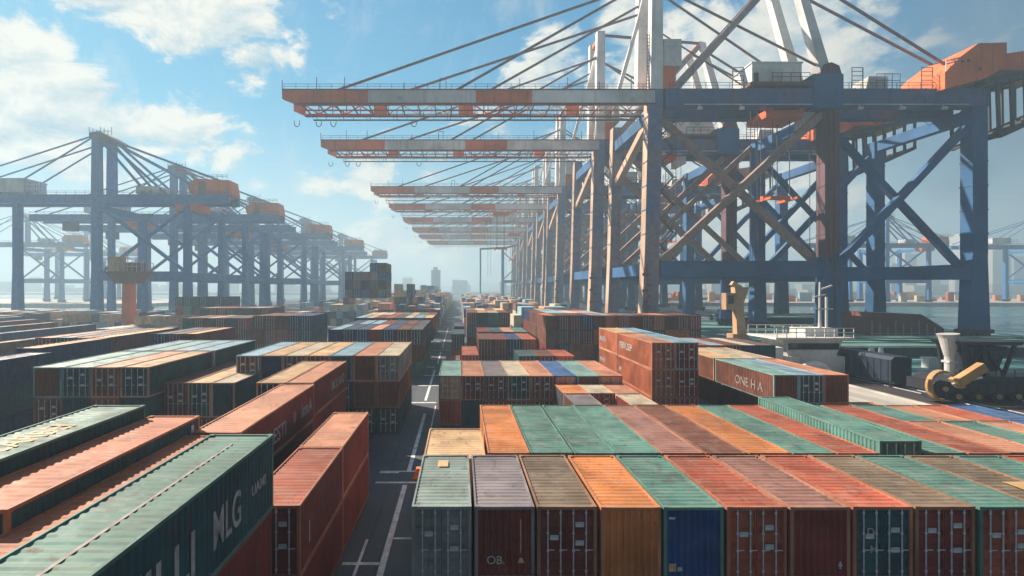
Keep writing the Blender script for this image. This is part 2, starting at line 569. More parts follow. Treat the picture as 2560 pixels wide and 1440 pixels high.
NCONT = [0]
KEEP = {n for a, b in ((1,15),(24,24),(26,26),(28,28),(30,30),(32,32),(34,34),(36,36),(38,38),(40,40),(42,42),(44,44),(46,46),(48,49),(51,52),(54,55),(57,58),(67,77),(81,83),(88,94),(96,103),(105,112),(120,125),(127,127),(131,136),(138,143),(145,150),(155,155),(160,163),(168,172),(183,187),(192,211),(217,223),(225,230),(232,233),(239,243),(253,256),(258,265),(267,267),(269,271),(276,278),(283,292),(299,300),(307,322),(330,330),(332,340),(342,347),(353,362),(365,365),(370,373),(377,380),(385,394),(400,417),(421,427),(429,429),(431,431),(433,433),(435,435),(439,439),(441,441),(451,451),(457,457),(459,475)) for n in range(a, b + 1)}
MASS = MB(); MASSCOL = list(PAL)


class Dummy:
    children = ()
def empty_dummy():
    return Dummy()


def container(x, y, z, L, H, col, label, detail=1, W=WDEF, end='door', roofcol=None, side_label=None):
    """x = left edge, y = near end, z = underside."""
    NCONT[0] += 1
    seq = NCONT[0]
    jit = rnd.uniform(.86, 1.14)
    if KEEP is not None and seq not in KEEP:         # too far or too deep in its stack to show: part of one mass
        MASS.box(x + .01, x + W - .01, y + .01, y + L - .01, z + .02, z + H - .02, MASSCOL.index(roofcol or col))
        return empty_dummy()
    c = tuple(min(.9, k * jit) for k in PAL[col])
    rc = c if roofcol is None else tuple(min(.9, k * jit) for k in PAL[roofcol])
    loc = (x + W / 2 + rnd.uniform(-.018, .018), y + rnd.uniform(-.05, .05), z)
    yaw = rnd.uniform(-.0022, .0022)
    if detail < 2:
        o = link('shipping_container', cmesh('fardoor' if end == 'door' else 'far', W, L, H), None, loc, c)
        o['seq'] = seq; o.rotation_euler.z = yaw
        o['roof_colour'] = rc
        return tag(o, label, 'container', GRP)
    r = empty('shipping_container', loc)
    r['seq'] = seq; r.rotation_euler.z = yaw
    tag(r, label, 'container', GRP)
    wm = (.46, .21, .125) if rc[0] > rc[2] * 1.25 else rc  # warm tone puts sunlit rail edges into the frame colour
    fr = tuple(.5 * k + .45 * q for k, q in zip(rc, wm))
    link('frame', cmesh('frame', W, L, H), r, color=fr)
    rf = link('roof', cmesh('roof', W, L, H), r, color=rc)
    if roofcol is not None and roofcol != col:
        rf['label'] = roofcol + ' roof'
    link('side_panel', cmesh('side_r', W, L, H), r, color=c)
    link('side_panel', cmesh('side_l', W, L, H), r, color=c)
    link('end_panel', cmesh('end_far', W, L, H), r, color=c)
    if end == 'door':
        for sx, k in ((-1, 'door_l'), (1, 'door_r')):
            dk = link('door', cmesh(k, W, L, H), r, color=tuple(q * .95 for q in c))
            for q in (.24, .72):
                link('locking_bar', cmesh('bar', 1, 1, H), dk, (sx * q * (W / 2 - .13), 0, 0), (.4, .4, .4))
            for pz in ((.70, .45) if sx > 0 else (.62,)):
                link('placard', cmesh('plate', 1, 1, 1), dk, (sx * .48 * (W / 2 - .13), .012, H * pz + rnd.uniform(-.15, .15)), (.5, .5, .5))
    else:
        link('end_panel', cmesh('end_near', W, L, H), r, color=c)
    return r

ORD = ['first', 'second', 'third', 'fourth', 'fifth', 'sixth', 'seventh', 'eighth', 'ninth', 'tenth', 'eleventh', 'twelfth', 'thirteenth',
       'fourteenth', 'fifteenth', 'sixteenth', 'seventeenth', 'eighteenth', 'nineteenth', 'twentieth']
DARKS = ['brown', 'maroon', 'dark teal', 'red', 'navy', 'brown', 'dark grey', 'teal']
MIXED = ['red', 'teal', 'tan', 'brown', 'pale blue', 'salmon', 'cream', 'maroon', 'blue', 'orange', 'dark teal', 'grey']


def block(phrase, x0, y0, ncol, lens, tiers, pitch=2.44, detail=1, top=None, front=None, pal=MIXED, dpal=DARKS,
          vis=None, sidecol='auto', gap=.3, W=None, doors=.6, skip=(), face=None):
    """a stack: ncol columns across, len(lens) rows deep, tiers = heights from the bottom."""
    n = len(tiers); W = W or (pitch - .06)
    if sidecol == 'auto':
        xm = x0 + ncol * pitch / 2
        sidecol = (0 if xm > 0 else ncol - 1)
    out = {}
    vis = n if vis is None else vis
    for ti in range(n):
        z = sum(tiers[:ti]) + .012 * ti + .01
        istop = ti == n - 1
        yy = y0
        for ri, L in enumerate(lens):
            for ci in range(ncol):
                if (ci, ri, ti) in skip: continue
                show = istop or (ti >= n - vis and (ri == 0 or ci == sidecol))
                if not show: continue
                rc = None
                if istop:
                    rc = top[ci % len(top)] if (ri == 0 and top) else rnd.choice(pal)  # light roofs over darker faces: part of the sun and shade sits in colour
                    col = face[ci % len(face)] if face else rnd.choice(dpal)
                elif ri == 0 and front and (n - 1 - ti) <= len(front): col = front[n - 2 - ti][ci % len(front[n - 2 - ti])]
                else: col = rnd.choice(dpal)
                tn = 'top' if istop else ('bottom' if ti == 0 else ('middle' if n == 3 else ORD[ti] + ' tier'))
                rn = '' if len(lens) == 1 else (['near ', 'far '] if len(lens) == 2 else ['near ', 'centre ', 'far '])[min(ri, 2)]
                cn = '' if ncol == 1 else ORD[ci] + ' from left, '
                tt = '' if n == 1 else tn + ', '
                if n == 1 and rn: tt = 'end, '
                cl = f'{rc} roofed {col} container' if rc and rc != col else f'{col} container'
                lab = f'{cl}, {cn}{rn}{tt}{phrase}'
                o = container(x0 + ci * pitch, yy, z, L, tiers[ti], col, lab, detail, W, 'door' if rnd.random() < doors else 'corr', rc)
                out[(ci, ri, ti)] = o
            yy += L + gap
    return out


def lettering(parent, txt, size, origin, face, mat='letter', bold=1.0, sx=1.0):
    if isinstance(parent, Dummy): return
    cu = bpy.data.curves.new('lettering', 'FONT')
    cu.body = txt; cu.size = size; cu.extrude = .004; cu.offset = .012 * size * bold
    cu.align_x = 'LEFT'
    tmp = bpy.data.objects.new('lettering_src', cu); C.objects.link(tmp)
    me = bpy.data.meshes.new_from_object(tmp.evaluated_get(bpy.context.evaluated_depsgraph_get()))
    bpy.data.objects.remove(tmp)
    me.materials.clear(); me.materials.append(M[mat])
    S = Matrix.Scale(sx, 4, (1, 0, 0))
    rot = {'right': Matrix(((0, 0, 1, 0), (1, 0, 0, 0), (0, 1, 0, 0), (0, 0, 0, 1))),       # text runs +Y on a +X face
           'left': Matrix(((0, 0, -1, 0), (-1, 0, 0, 0), (0, 1, 0, 0), (0, 0, 0, 1))),      # text runs -Y on a -X face
           'front': Matrix(((1, 0, 0, 0), (0, 0, -1, 0), (0, 1, 0, 0), (0, 0, 0, 1))),      # text runs +X on a -Y face
           'roof': Matrix(((0, -1, 0, 0), (1, 0, 0, 0), (0, 0, 1, 0), (0, 0, 0, 1)))}[face]
    me.transform(rot @ S)
    return link('lettering', me, parent, origin, (.7, .7, .7))

# ---- right of the road: front row
fr_cols = ['grey', 'maroon', 'maroon', 'orange', 'dark blue', 'red', 'maroon', 'dark teal', 'maroon', 'red', 'teal', 'red', 'red']
fr_roof = ['grey green', 'mauve grey', 'olive brown', 'orange', 'teal', 'red', 'dusty red', 'red', 'olive brown', 'teal', 'olive brown', 'teal', 'red']
fr_end = ['door', 'corr', 'door', 'corr', 'corr', 'door', 'corr', 'door', 'door', 'door', 'door', 'corr', 'door']
rowF = []
for i in range(13):
    x = -1.92 + 2.5 * i
    names = 'front row right of the road'
    lab = f'{fr_cols[i]} container with {fr_roof[i]} roof, {ORD[i]} from the road, {names}'
    rowF.append(container(x, 20.6, 2.93, 6.4, 2.9, fr_cols[i], lab, 2, 2.37, fr_end[i], fr_roof[i]))
lettering(rowF[1], 'OB.', .46, (-.72, .0, .62), 'front')
b = MB(); b.box(.62, .66, .0, .012, 1.05, 2.4); b.prism([(.52, .66), (.78, .66), (.70, .86), (.60, .86)], .0, .012)
b.build('sling_mark', M['letter_orange'], rowF[1])
b = MB(); b.box(.72, .86, -.003, .01, .55, .63); b.box(.76, .82, -.003, .01, .45, .74)
b.build('cross_mark', M['plate'], rowF[6])
b = MB(); b.box(-.98, -.70, -.003, .01, .35, .66, 0)
b.build('placard', M['letter_orange'], rowF[4])
b = MB(); b.box(-.64, -.46, -.003, .01, .36, .52); b.build('placard', M['plate'], rowF[4])
b = MB(); b.box(-.98, -.74, -.003, .01, 2.42, 2.5); b.build('placard', M['plate'], rowF[4])
lettering(rowF[7], 'DI', .42, (-.62, .03, 1.75), 'front')
lettering(rowF[7], 'M', .42, (-.50, .03, 1.05), 'front')
# ladder standing against the ninth
# the lower tier below it, seen past the road edge
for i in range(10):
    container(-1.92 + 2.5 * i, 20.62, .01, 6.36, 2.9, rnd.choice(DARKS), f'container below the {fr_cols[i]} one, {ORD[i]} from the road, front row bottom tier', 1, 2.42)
b = MB(); b.box(-.5, .5, 0, 1.5, -.004, .004)
b.build('roof_patch', M['yellow'], rowF[10], (.5, 1.2, 2.905))
b = MB(); b.box(-.25, .25, 0, .9, -.004, .004)
b.build('roof_patch', M['letter_orange'], rowF[0], (-.1, 4.6, 2.905))

# ---- second row
cols2 = ['orange', 'teal', 'teal', 'teal', 'red', 'rust', 'orange', 'teal', 'red', 'teal', 'teal', 'red', 'salmon', 'teal', 'salmon', 'blue', 'navy', 'salmon']
rows2 = []
for i in range(16):
    x = 1.56 + 2.46 * i
    raised = i in (9,)
    H = 3.25 if raised else 2.6
    lab = f'{cols2[i]} long container, {ORD[i]} from left, second row right of the road' + (', standing slightly taller' if raised else '')
    rc = None
    if i >= 12:
        L = [7.0, 4.9]
        y = 29.3
        for q in range(2):
            cc = cols2[i] if q == 0 else ['teal', 'salmon', 'red', 'blue', 'pale blue', 'salmon'][i - 12]
            container(x, y, 2.62, L[q], 2.6, cc, f'{cc} container, {ORD[i]} from left, {["near", "far"][q]} half of second row right of the road', 2, 2.4,
                      'corr' if rnd.random() < .5 else 'door')
            y += L[q] + .12
    else:
        rows2.append(container(x, 29.3, 2.62, 12., H, cols2[i], lab, 2, 2.36, 'corr' if i % 3 else 'door',
                               {4: 'dusty red', 5: 'brown'}.get(i)))
    if i < 14:
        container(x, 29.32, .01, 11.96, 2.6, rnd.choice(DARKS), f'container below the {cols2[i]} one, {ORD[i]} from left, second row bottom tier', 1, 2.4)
container(-2.0, 28.4, 2.62, 6.0, 2.6, 'tan', 'wide tan container alone beside the road, left end of the second row', 2, 3.42, 'corr')
container(-2.0, 28.42, .01, 5.96, 2.6, 'dark teal', 'dark container beneath the wide tan one beside the road', 1, 3.42)
# ---- third patchwork row at the right, behind the second
block('low row before pale quay strip', 33.2, 42., 4, [6.0, 6.0], [2.6], 2.46, 2, top=['pale blue', 'red', 'salmon', 'navy'], pal=['salmon', 'red', 'cream', 'pale blue'], W=2.4)
# ---- block behind the second row beside the road
block('block behind second row beside the road', -2.25, 55., 5, [11.6], [2.6, 2.6], 2.44, 2, top=['pale teal', 'salmon', 'mauve grey', 'cream', 'salmon'], face=['tan', 'maroon', 'brown', 'dark teal', 'brown'],
      front=[['red', 'dark teal', 'brown', 'brown', 'brown']])
block('right half of block behind second row', -2.25 + 5 * 2.44, 55., 3, [11.6], [2.6, 2.6], 2.44, 2, top=['blue', 'pale teal', 'salmon'], face=['salmon', 'brown', 'salmon'], front=[['orange', 'tan', 'tan']])
block('lower stack beside sunlit stack', -2.25 + 5 * 2.44, 45., 3, [4.6, 4.7], [2.2, 2.2], 2.44, 2, top=['mauve grey', 'brown', 'cream'], pal=['orange', 'salmon', 'cream'], skip=[(1, 0, 1)])
# ---- sunlit red stack
S1 = block('tall sunlit red stack', 20.3, 55., 2, [12., 8.6], [2.9, 2.9, 2.9], 2.5, 2, top=['salmon', 'pale blue'], pal=['tan', 'pale blue'], face=['brick', 'maroon'],
           dpal=['brick'], front=[['brick', 'maroon'], ['brick', 'maroon']], doors=1.)
for (k, tx, sz) in (((0, 0, 2), 'FERVLSEP', 1.15), ((0, 0, 1), 'MI', .8), ((0, 0, 0), 'IO', 1.1), ((0, 1, 2), 'MAERA', 1.0), ((0, 1, 1), 'PERVEX', .8)):
    if k in S1:
        lettering(S1[k], tx, sz, (-1.225, 8.2 if k[1] == 1 else 11.2, 1.15), 'left')
# ---- brown block to its right
S2 = block('block right of sunlit stack', 31.4, 52., 3, [12., 12.], [2.9, 2.9], 2.52, 2, top=['pale teal', 'pale blue', 'salmon'], pal=['cream', 'cream', 'tan'], face=['brown', 'dark teal', 'brown'],
           dpal=['brown'], front=[['brown', 'dark teal', 'brown']], doors=.4)  # brown sides also stand in for the neighbouring stack's shadow
lettering(S2[(0, 0, 1)], 'ONE H A', 1.35, (-1.24, 7.4, .8), 'left', 'letter_dim')
lettering(S2[(0, 0, 0)], '9', 1.3, (-1.24, 4.6, .9), 'left', 'letter_dim')
block('low stack behind sunlit stack', 33., 79., 6, [12.], [2.9, 2.9], 2.5, 1, top=['pale blue', 'cream', 'pale blue', 'brown', 'cream', 'brown'], vis=2)

# ---- small stacks in the middle
block('pale pair in low stack beside the road', -2.4, 78., 1, [12.], [2.9], 2.44, 1, top=['red'])
block('small stack beside the road behind low block', .3, 75., 1, [12.], [2.4, 2.4], 2.44, 1, top=['pale teal'])
block('low trio behind the block beside road', 8.6, 75.5, 3, [8.], [2.3, 2.3], 2.7, 1, top=['cream', 'cream', 'red'])
block('pale topped stack in middle yard', 3.2, 88., 4, [12.], [2.9, 2.9], 2.46, 1, top=['pale blue', 'brown', 'pale blue', 'pale blue'])
block('single column beside the road in middle yard', -1.6, 98., 1, [12.], [2.9, 2.9], 2.5, 1, top=['pale teal'])
block('navy topped column beside road further back', -1.4, 118., 1, [12.], [2.9, 2.9], 2.5, 1, top=['navy'])
block('pale row behind pale topped stack', 3.6, 103., 4, [12.], [2.9, 2.9], 2.46, 1, top=['pale blue', 'salmon', 'salmon', 'pale blue'], vis=1)
block('tall stack beside the far road', 1.7, 122., 4, [13., 13.], [2.9, 2.9, 2.9], 2.5, 1, top=['tan', 'salmon', 'tan', 'tan'], pal=['tan', 'brown', 'cream'])
block('great stack before nearest crane', 17.7, 107., 13, [13., 13., 13.], [2.9, 2.9, 2.9], 2.46, 1, pal=['pale blue', 'blue', 'cream', 'salmon', 'pale blue', 'tan'], dpal=['brown', 'brick', 'maroon', 'rust', 'navy', 'brown'],
      top=['orange', 'pale blue', 'cream', 'blue', 'salmon', 'pale blue', 'tan', 'blue', 'pale blue', 'cream', 'salmon', 'pale blue', 'blue'], vis=3,
      skip=[(c, r_, t_) for c in range(6, 13) for r_ in (1, 2) for t_ in (0, 1, 2)])

# ---- left of the road, near
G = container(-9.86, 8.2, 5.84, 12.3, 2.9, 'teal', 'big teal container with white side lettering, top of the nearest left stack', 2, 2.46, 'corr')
G.children  # lettering along its long right side
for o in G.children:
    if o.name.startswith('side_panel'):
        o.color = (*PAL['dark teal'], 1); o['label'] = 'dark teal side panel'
lettering(G, "M'ILLJ", 1.75, (1.222, 2.3, .72), 'right', sx=.95)
lettering(G, 'MLG', 1.65, (1.222, 7.3, .78), 'right', sx=.62)
lettering(G, 'UAMI', .55, (1.222, 10.2, 1.25), 'right')
b = MB(); b.quad((-.05, 1, 0), (.05, 1, 0), (.05, 10.9, 0), (-.05, 10.9, 0))
b.build('roof_stripe', M['letter_dim'], G, (.1, .3, 2.859))
for ti, col in ((0, 'maroon'), (1, 'maroon')):
    container(-9.86, 8.2, .01 + ti * 2.914, 12.3, 2.9, col, f'maroon container, {["bottom", "middle"][ti]} tier beneath the big teal one', 2, 2.46, 'corr')
T1 = []  # sides darker than the roofs: their shade is put into the maroon
y = 20.7
for k, (L, nm) in enumerate(((7.6, 'near'), (7.9, 'far'))):
    for ti in (0, 1):
        o = container(-8.82, y, .01 + ti * 2.914, L, 2.9, 'maroon',
                      f'{["", "red roofed " if not k else "salmon roofed "][ti]}maroon container, {nm} end, {["bottom", "top"][ti]} tier of low stack along the road', 2, 2.42, 'door' if k == 0 else 'corr',
                      None if not ti else ['red', 'salmon'][k])
        T1.append(o)
    y += L + .15
b = MB(); b.box(-.03, .03, 0, 2.3, -.02, .02)
lettering(T1[1], 'I', 1.3, (1.2, 1.2, .8), 'right')
Q1 = container(-13.05, 25.2, 4.91, 12.7, 2.6, 'maroon', 'long maroon container with salmon roof and pale side lettering behind the big teal one', 2, 2.42, 'corr', 'salmon')  # unlit side darkened in its colour, roof kept bright
lettering(Q1, 'AESTI', 1.25, (1.2, 3.6, .65), 'right')
lettering(Q1, 'II', 1.0, (1.2, 8.0, .95), 'right')
lettering(Q1, 'InnA', 1.35, (1.2, 9.6, .85), 'right')
for ti in (0, 1):
    container(-13.05, 25.2, .01 + ti * 2.45, 12.7, 2.44, 'maroon', f'maroon container, {["bottom", "middle"][ti]} tier under the lettered red one', 2, 2.42, 'corr')
Q0 = container(-13.0, 9.5, 4.91, 15.2, 2.6, 'brick', 'red container in the gap left of the big teal one', 2, 2.5, 'corr')
container(-13.0, 9.5, 2.46, 15.2, 2.44, 'maroon', 'maroon container under the one in the gap', 1, 2.5, 'corr')
container(-13.0, 9.5, .01, 15.2, 2.44, 'brown', 'brown container at the bottom of the gap', 1, 2.5, 'corr')
Q2 = block('pair behind lettered red one', -15.05, 38.4, 2, [11.4], [2.44, 2.44, 2.6], 2.12, 2, top=['tan', 'salmon'], face=['dark teal', 'maroon'], dpal=['maroon', 'brown'])
lettering(Q2[(1, 0, 2)], 'MOLAND', 1.15, (1.03, 5.6, .85), 'right')
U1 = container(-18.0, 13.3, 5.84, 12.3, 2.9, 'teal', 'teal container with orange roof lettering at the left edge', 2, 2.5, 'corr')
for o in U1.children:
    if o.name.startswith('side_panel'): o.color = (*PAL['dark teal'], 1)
lettering(U1, 'O:  - CARBEI', 1.5, (.5, 2.2, 2.862), 'roof', 'letter_orange', sx=.8)
U2 = container(-15.42, 14.9, 5.24, 11., 2.9, 'dark teal', 'dark teal container with red roof left of the big teal one', 2, 2.44, 'corr', 'brick')
lettering(U2, 'INOLANA', .5, (1.21, 5.0, 1.9), 'right')
lettering(U2, 'E', .8, (1.21, 8.6, 1.7), 'right')
b = MB(); b.box(1.212, 1.22, 10.2, 10.45, 1.9, 2.6); b.build('placard', M['plate'], U2)
for ti in (0, 1):
    container(-15.42, 14.9, .01 + ti * 2.6, 11., 2.59, ['maroon', 'red'][ti], f'{["maroon", "red"][ti]} container, {["bottom", "middle"][ti]} tier under the dark teal one with red roof', 1, 2.44, 'corr')
    container(-18.0, 13.3, .01 + ti * 2.914, 12.3, 2.9, ['brown', 'maroon'][ti], f'{["brown", "maroon"][ti]} container, {["bottom", "middle"][ti]} tier under the teal one at the left edge', 1, 2.5, 'corr')

# ---- left yard blocks
block('wide block behind left front', -36.1, 44., 4, [11.5, 11.2], [2.59, 2.59, 2.59], 2.45, 2, top=['pale teal', 'pale teal', 'salmon', 'tan'], face=['brown', 'dark teal', 'brown', 'dark teal'],
      front=[['brown', 'dark teal', 'maroon', 'dark teal'], ['dark grey', 'navy', 'brown', 'navy']], dpal=['navy', 'dark teal', 'brown'], pal=['pale teal', 'pale blue', 'salmon', 'tan'])
block('three column block left of centre', -26.2, 46., 3, [13.8], [3.0, 3.1], 2.1, 2, top=['brown', 'tan', 'cream'], face=['brown', 'dark teal', 'dark teal'], front=[['maroon', 'brown', 'brown']], dpal=['maroon', 'brown'])
block('first block along the road', -22.2, 51.6, 7, [13.2], [2.59, 2.59, 2.59], 2.32, 2,
      top=['pale blue', 'tan', 'cream', 'tan', 'pale blue', 'salmon', 'cream'], face=['brown', 'navy', 'brown', 'maroon', 'dark teal', 'brown', 'grey'], front=[['brown', 'brown', 'brown', 'brown', 'dark teal', 'brown', 'brown'], ['brown', 'navy', 'navy', 'brown', 'dark teal', 'dark teal', 'dark teal']],
      dpal=['brown', 'maroon', 'dark teal'])
block('second block along the road', -21.3, 84., 7, [12.5, 12.], [2.59, 2.59, 2.59], 2.18, 1, top=['pale blue', 'cream', 'blue', 'salmon', 'blue', 'pale blue', 'cream'], face=['navy', 'navy', 'navy', 'maroon', 'navy', 'brown', 'dark grey'],
      pal=['pale blue', 'cream', 'pale blue', 'salmon', 'cream'], vis=3)
block('third block along the road', -23.8, 117., 8, [13., 13.], [2.59, 2.59, 2.59], 2.22, 1, pal=['cream', 'cream', 'tan', 'pale blue'], vis=2)
block('fourth block along the road', -20., 160., 6, [13.], [2.59, 2.59, 2.59], 2.3, 1, pal=['cream', 'pale blue'], vis=2)
block('dark block at the far left edge', -45., 42., 1, [12.2], [2.59, 2.59, 2.59], 2.5, 1, top=['dark teal'], dpal=['navy', 'dark teal'])
block('orange topped stack at left edge', -49.5, 58., 1, [12.], [2.59, 2.59, 2.59], 2.6, 1, top=['orange'], dpal=['navy'])
block('four column block at left middle', -57.2, 70., 4, [17.5], [2.59, 2.59, 2.59], 2.44, 1, top=['cream', 'pale teal', 'salmon', 'tan'], face=['red', 'dark teal', 'brown', 'brown'], dpal=['navy', 'brown', 'dark teal'], vis=2)
block('block right of left middle four', -45., 76., 3, [13.], [2.59, 2.59, 2.59], 2.2, 1, top=['tan', 'pale teal', 'tan'], face=['navy', 'brown', 'maroon'], vis=2)
block('brown tall block left of centre yard', -43., 108., 5, [13.], [2.9, 2.9, 2.9], 2.44, 1, top=['cream', 'tan', 'brown', 'navy', 'blue'], face=['brown', 'maroon', 'brown', 'navy', 'navy'], pal=['cream', 'pale teal'], vis=3)
block('pale topped block in left yard', -62., 116., 6, [13.], [2.59, 2.59, 2.59], 2.44, 1, top=['brown', 'navy', 'cream', 'navy', 'dark teal', 'cream'], vis=2)
block('long pale topped block left yard', -75., 150., 8, [13.], [2.9, 2.9, 2.9], 2.5, 1, top=['cream', 'pale teal', 'cream', 'tan', 'brown', 'pale teal', 'cream', 'tan'], vis=1)
block('dark teal tall block before left cranes', -92., 168., 6, [13.], [2.9, 2.9, 2.9, 2.9], 2.6, 1, top=['dark teal', 'dark teal', 'navy', 'dark teal', 'blue', 'navy'], face=['dark teal', 'dark teal', 'dark teal', 'navy', 'navy', 'navy'], vis=2)
# long single rows seen along their sides at the left
for k, (x, y, n, H) in enumerate(((-80, 82, 2, 5.2), (-96, 96, 3, 5.2), (-112, 104, 3, 5.2), (-70, 100, 2, 5.2), (-128, 118, 3, 5.2), (-146, 134, 3, 5.2))):
    for q in range(n):
        cc = rnd.choice(['brown', 'maroon', 'navy', 'dark teal', 'navy'])
        container(x, y + q * 12.6, .01 + H / 2, 12.4, H / 2, cc, f'{cc} container, {ORD[q]} from its front, upper tier of {ORD[k]} long left row', 1, 2.44, 'corr')
        container(x, y + q * 12.6, .01, 12.4, H / 2 - .01, 'navy', f'navy container, {ORD[q]} from its front, lower tier of {ORD[k]} long left row', 1, 2.44, 'corr')
# tower of containers beside the far road
block('tall far tower of containers', -36.5, 165., 5, [13.], [2.8] * 8, 2.62, 1, pal=['olive brown', 'brown', 'navy'],
      dpal=['olive brown', 'navy', 'grey', 'mauve grey', 'blue', 'olive brown'], vis=4, skip=[(c, 0, 7) for c in range(3)])
print('CONTAINERS', NCONT[0])

# farthest stacks: one hazy mass
b = MB()
if MASS.v:
    mo = MASS.build('container_mass', [plain('mass_' + k.replace(' ', '_'), PAL[k], .7) for k in MASSCOL])
    tag(mo, 'containers deep inside the stacks and small far ones between them', 'containers', kind='stuff')
far = random.Random(4)
sl_ = []
def far_row(x, n, y, tmin, tmax):
    for c in range(n):
        t_ = far.randint(tmin, tmax)
        for q in range(t_):
            b.box(x + c * 2.55, x + c * 2.55 + 2.45, y, y + 12.4, q * 2.7, q * 2.7 + 2.66, far.randrange(7))
for k in range(26):
    y = 182 + k * 15.5
    far_row(-8.4 - 2.55 * (5 + k % 3), 5 + k % 3, y, 2 + (k % 4 > 1), 3 + (k % 4 > 1))
    if k % 3: far_row(-47 - (k % 2) * 6, 7, y + 4, 2, 4)
    if k % 2: far_row(-72, 6, y - 3, 1, 3)
    far_row(1.2, 4 + k % 2, y - 22, 2, 3)
    if k % 4 != 1: far_row(18 + (k % 3) * 2, 8, y - 8, 2, 3)
    if k % 5 == 2: far_row(-27, 3, y, 5, 6)
for y in (151, 165, 179, 193, 207):
    far_row(-184, 13, y, 1, 2)
    if y > 170: far_row(-142, 10, y, 1, 2)
    far_row(-106, 4, y, 1, 2)
cm = [plain('far_' + k.replace(' ', '_'), PAL[k], .7) for k in ('brown', 'navy', 'cream', 'salmon', 'pale blue', 'dark teal', 'tan')]
o = b.build('distant_containers', cm)
tag(o, 'hazy mass of far container stacks lining the road towards the horizon', 'containers', kind='stuff')
b = MB()
for i in range(60):
    x = far.uniform(560, 900); y = 500 + far.uniform(0, 60)
    b.box(x, x + far.choice([6, 12]), y, y + 3, 1.2, 1.2 + far.choice([3, 6, 9, 12]), far.randrange(7))
for i in range(50):
    x = far.uniform(190, 560); y = 500 + far.uniform(0, 90)
    b.box(x, x + far.choice([6, 12]), y, y + 3, 1.2, 1.2 + far.choice([3, 6, 9]), far.randrange(7))
tag(b.build('distant_containers', [plain('far2_' + k.replace(' ', '_'), PAL[k], .7) for k in ('salmon', 'red', 'cream', 'orange', 'tan', 'red', 'pale blue')]),
    'rusty red far containers on the quay across the water at right', 'containers', kind='stuff')

# ------------------------------------------------------------------ ship-to-shore cranes, right
def P15(px, py):                                    # reading the nearest crane's frame, 150 m away
    return ((px - VPX) * 150 / F_PX, CAMZ + (VPY - py) * 150 / F_PX)


def railing(b, x0, x1, y, z, h=1.7, step=3.2, w=.10):
    n = max(1, int((x1 - x0) / step))
    for i in range(n + 1):
        x = x0 + (x1 - x0) * i / n
        b.beam((x, y, z), (x, y, z + h), w, w)
    for k in (.55, 1.):
        b.beam((x0, y, z + h * k), (x1, y, z + h * k), w, w)
    return b

XA, XB, XC, YF = 56.6, 107.5, 150.2, 36.0
ZT, ZB = 72.0, 66.9                                # girder top and underside
LEG = 4.6


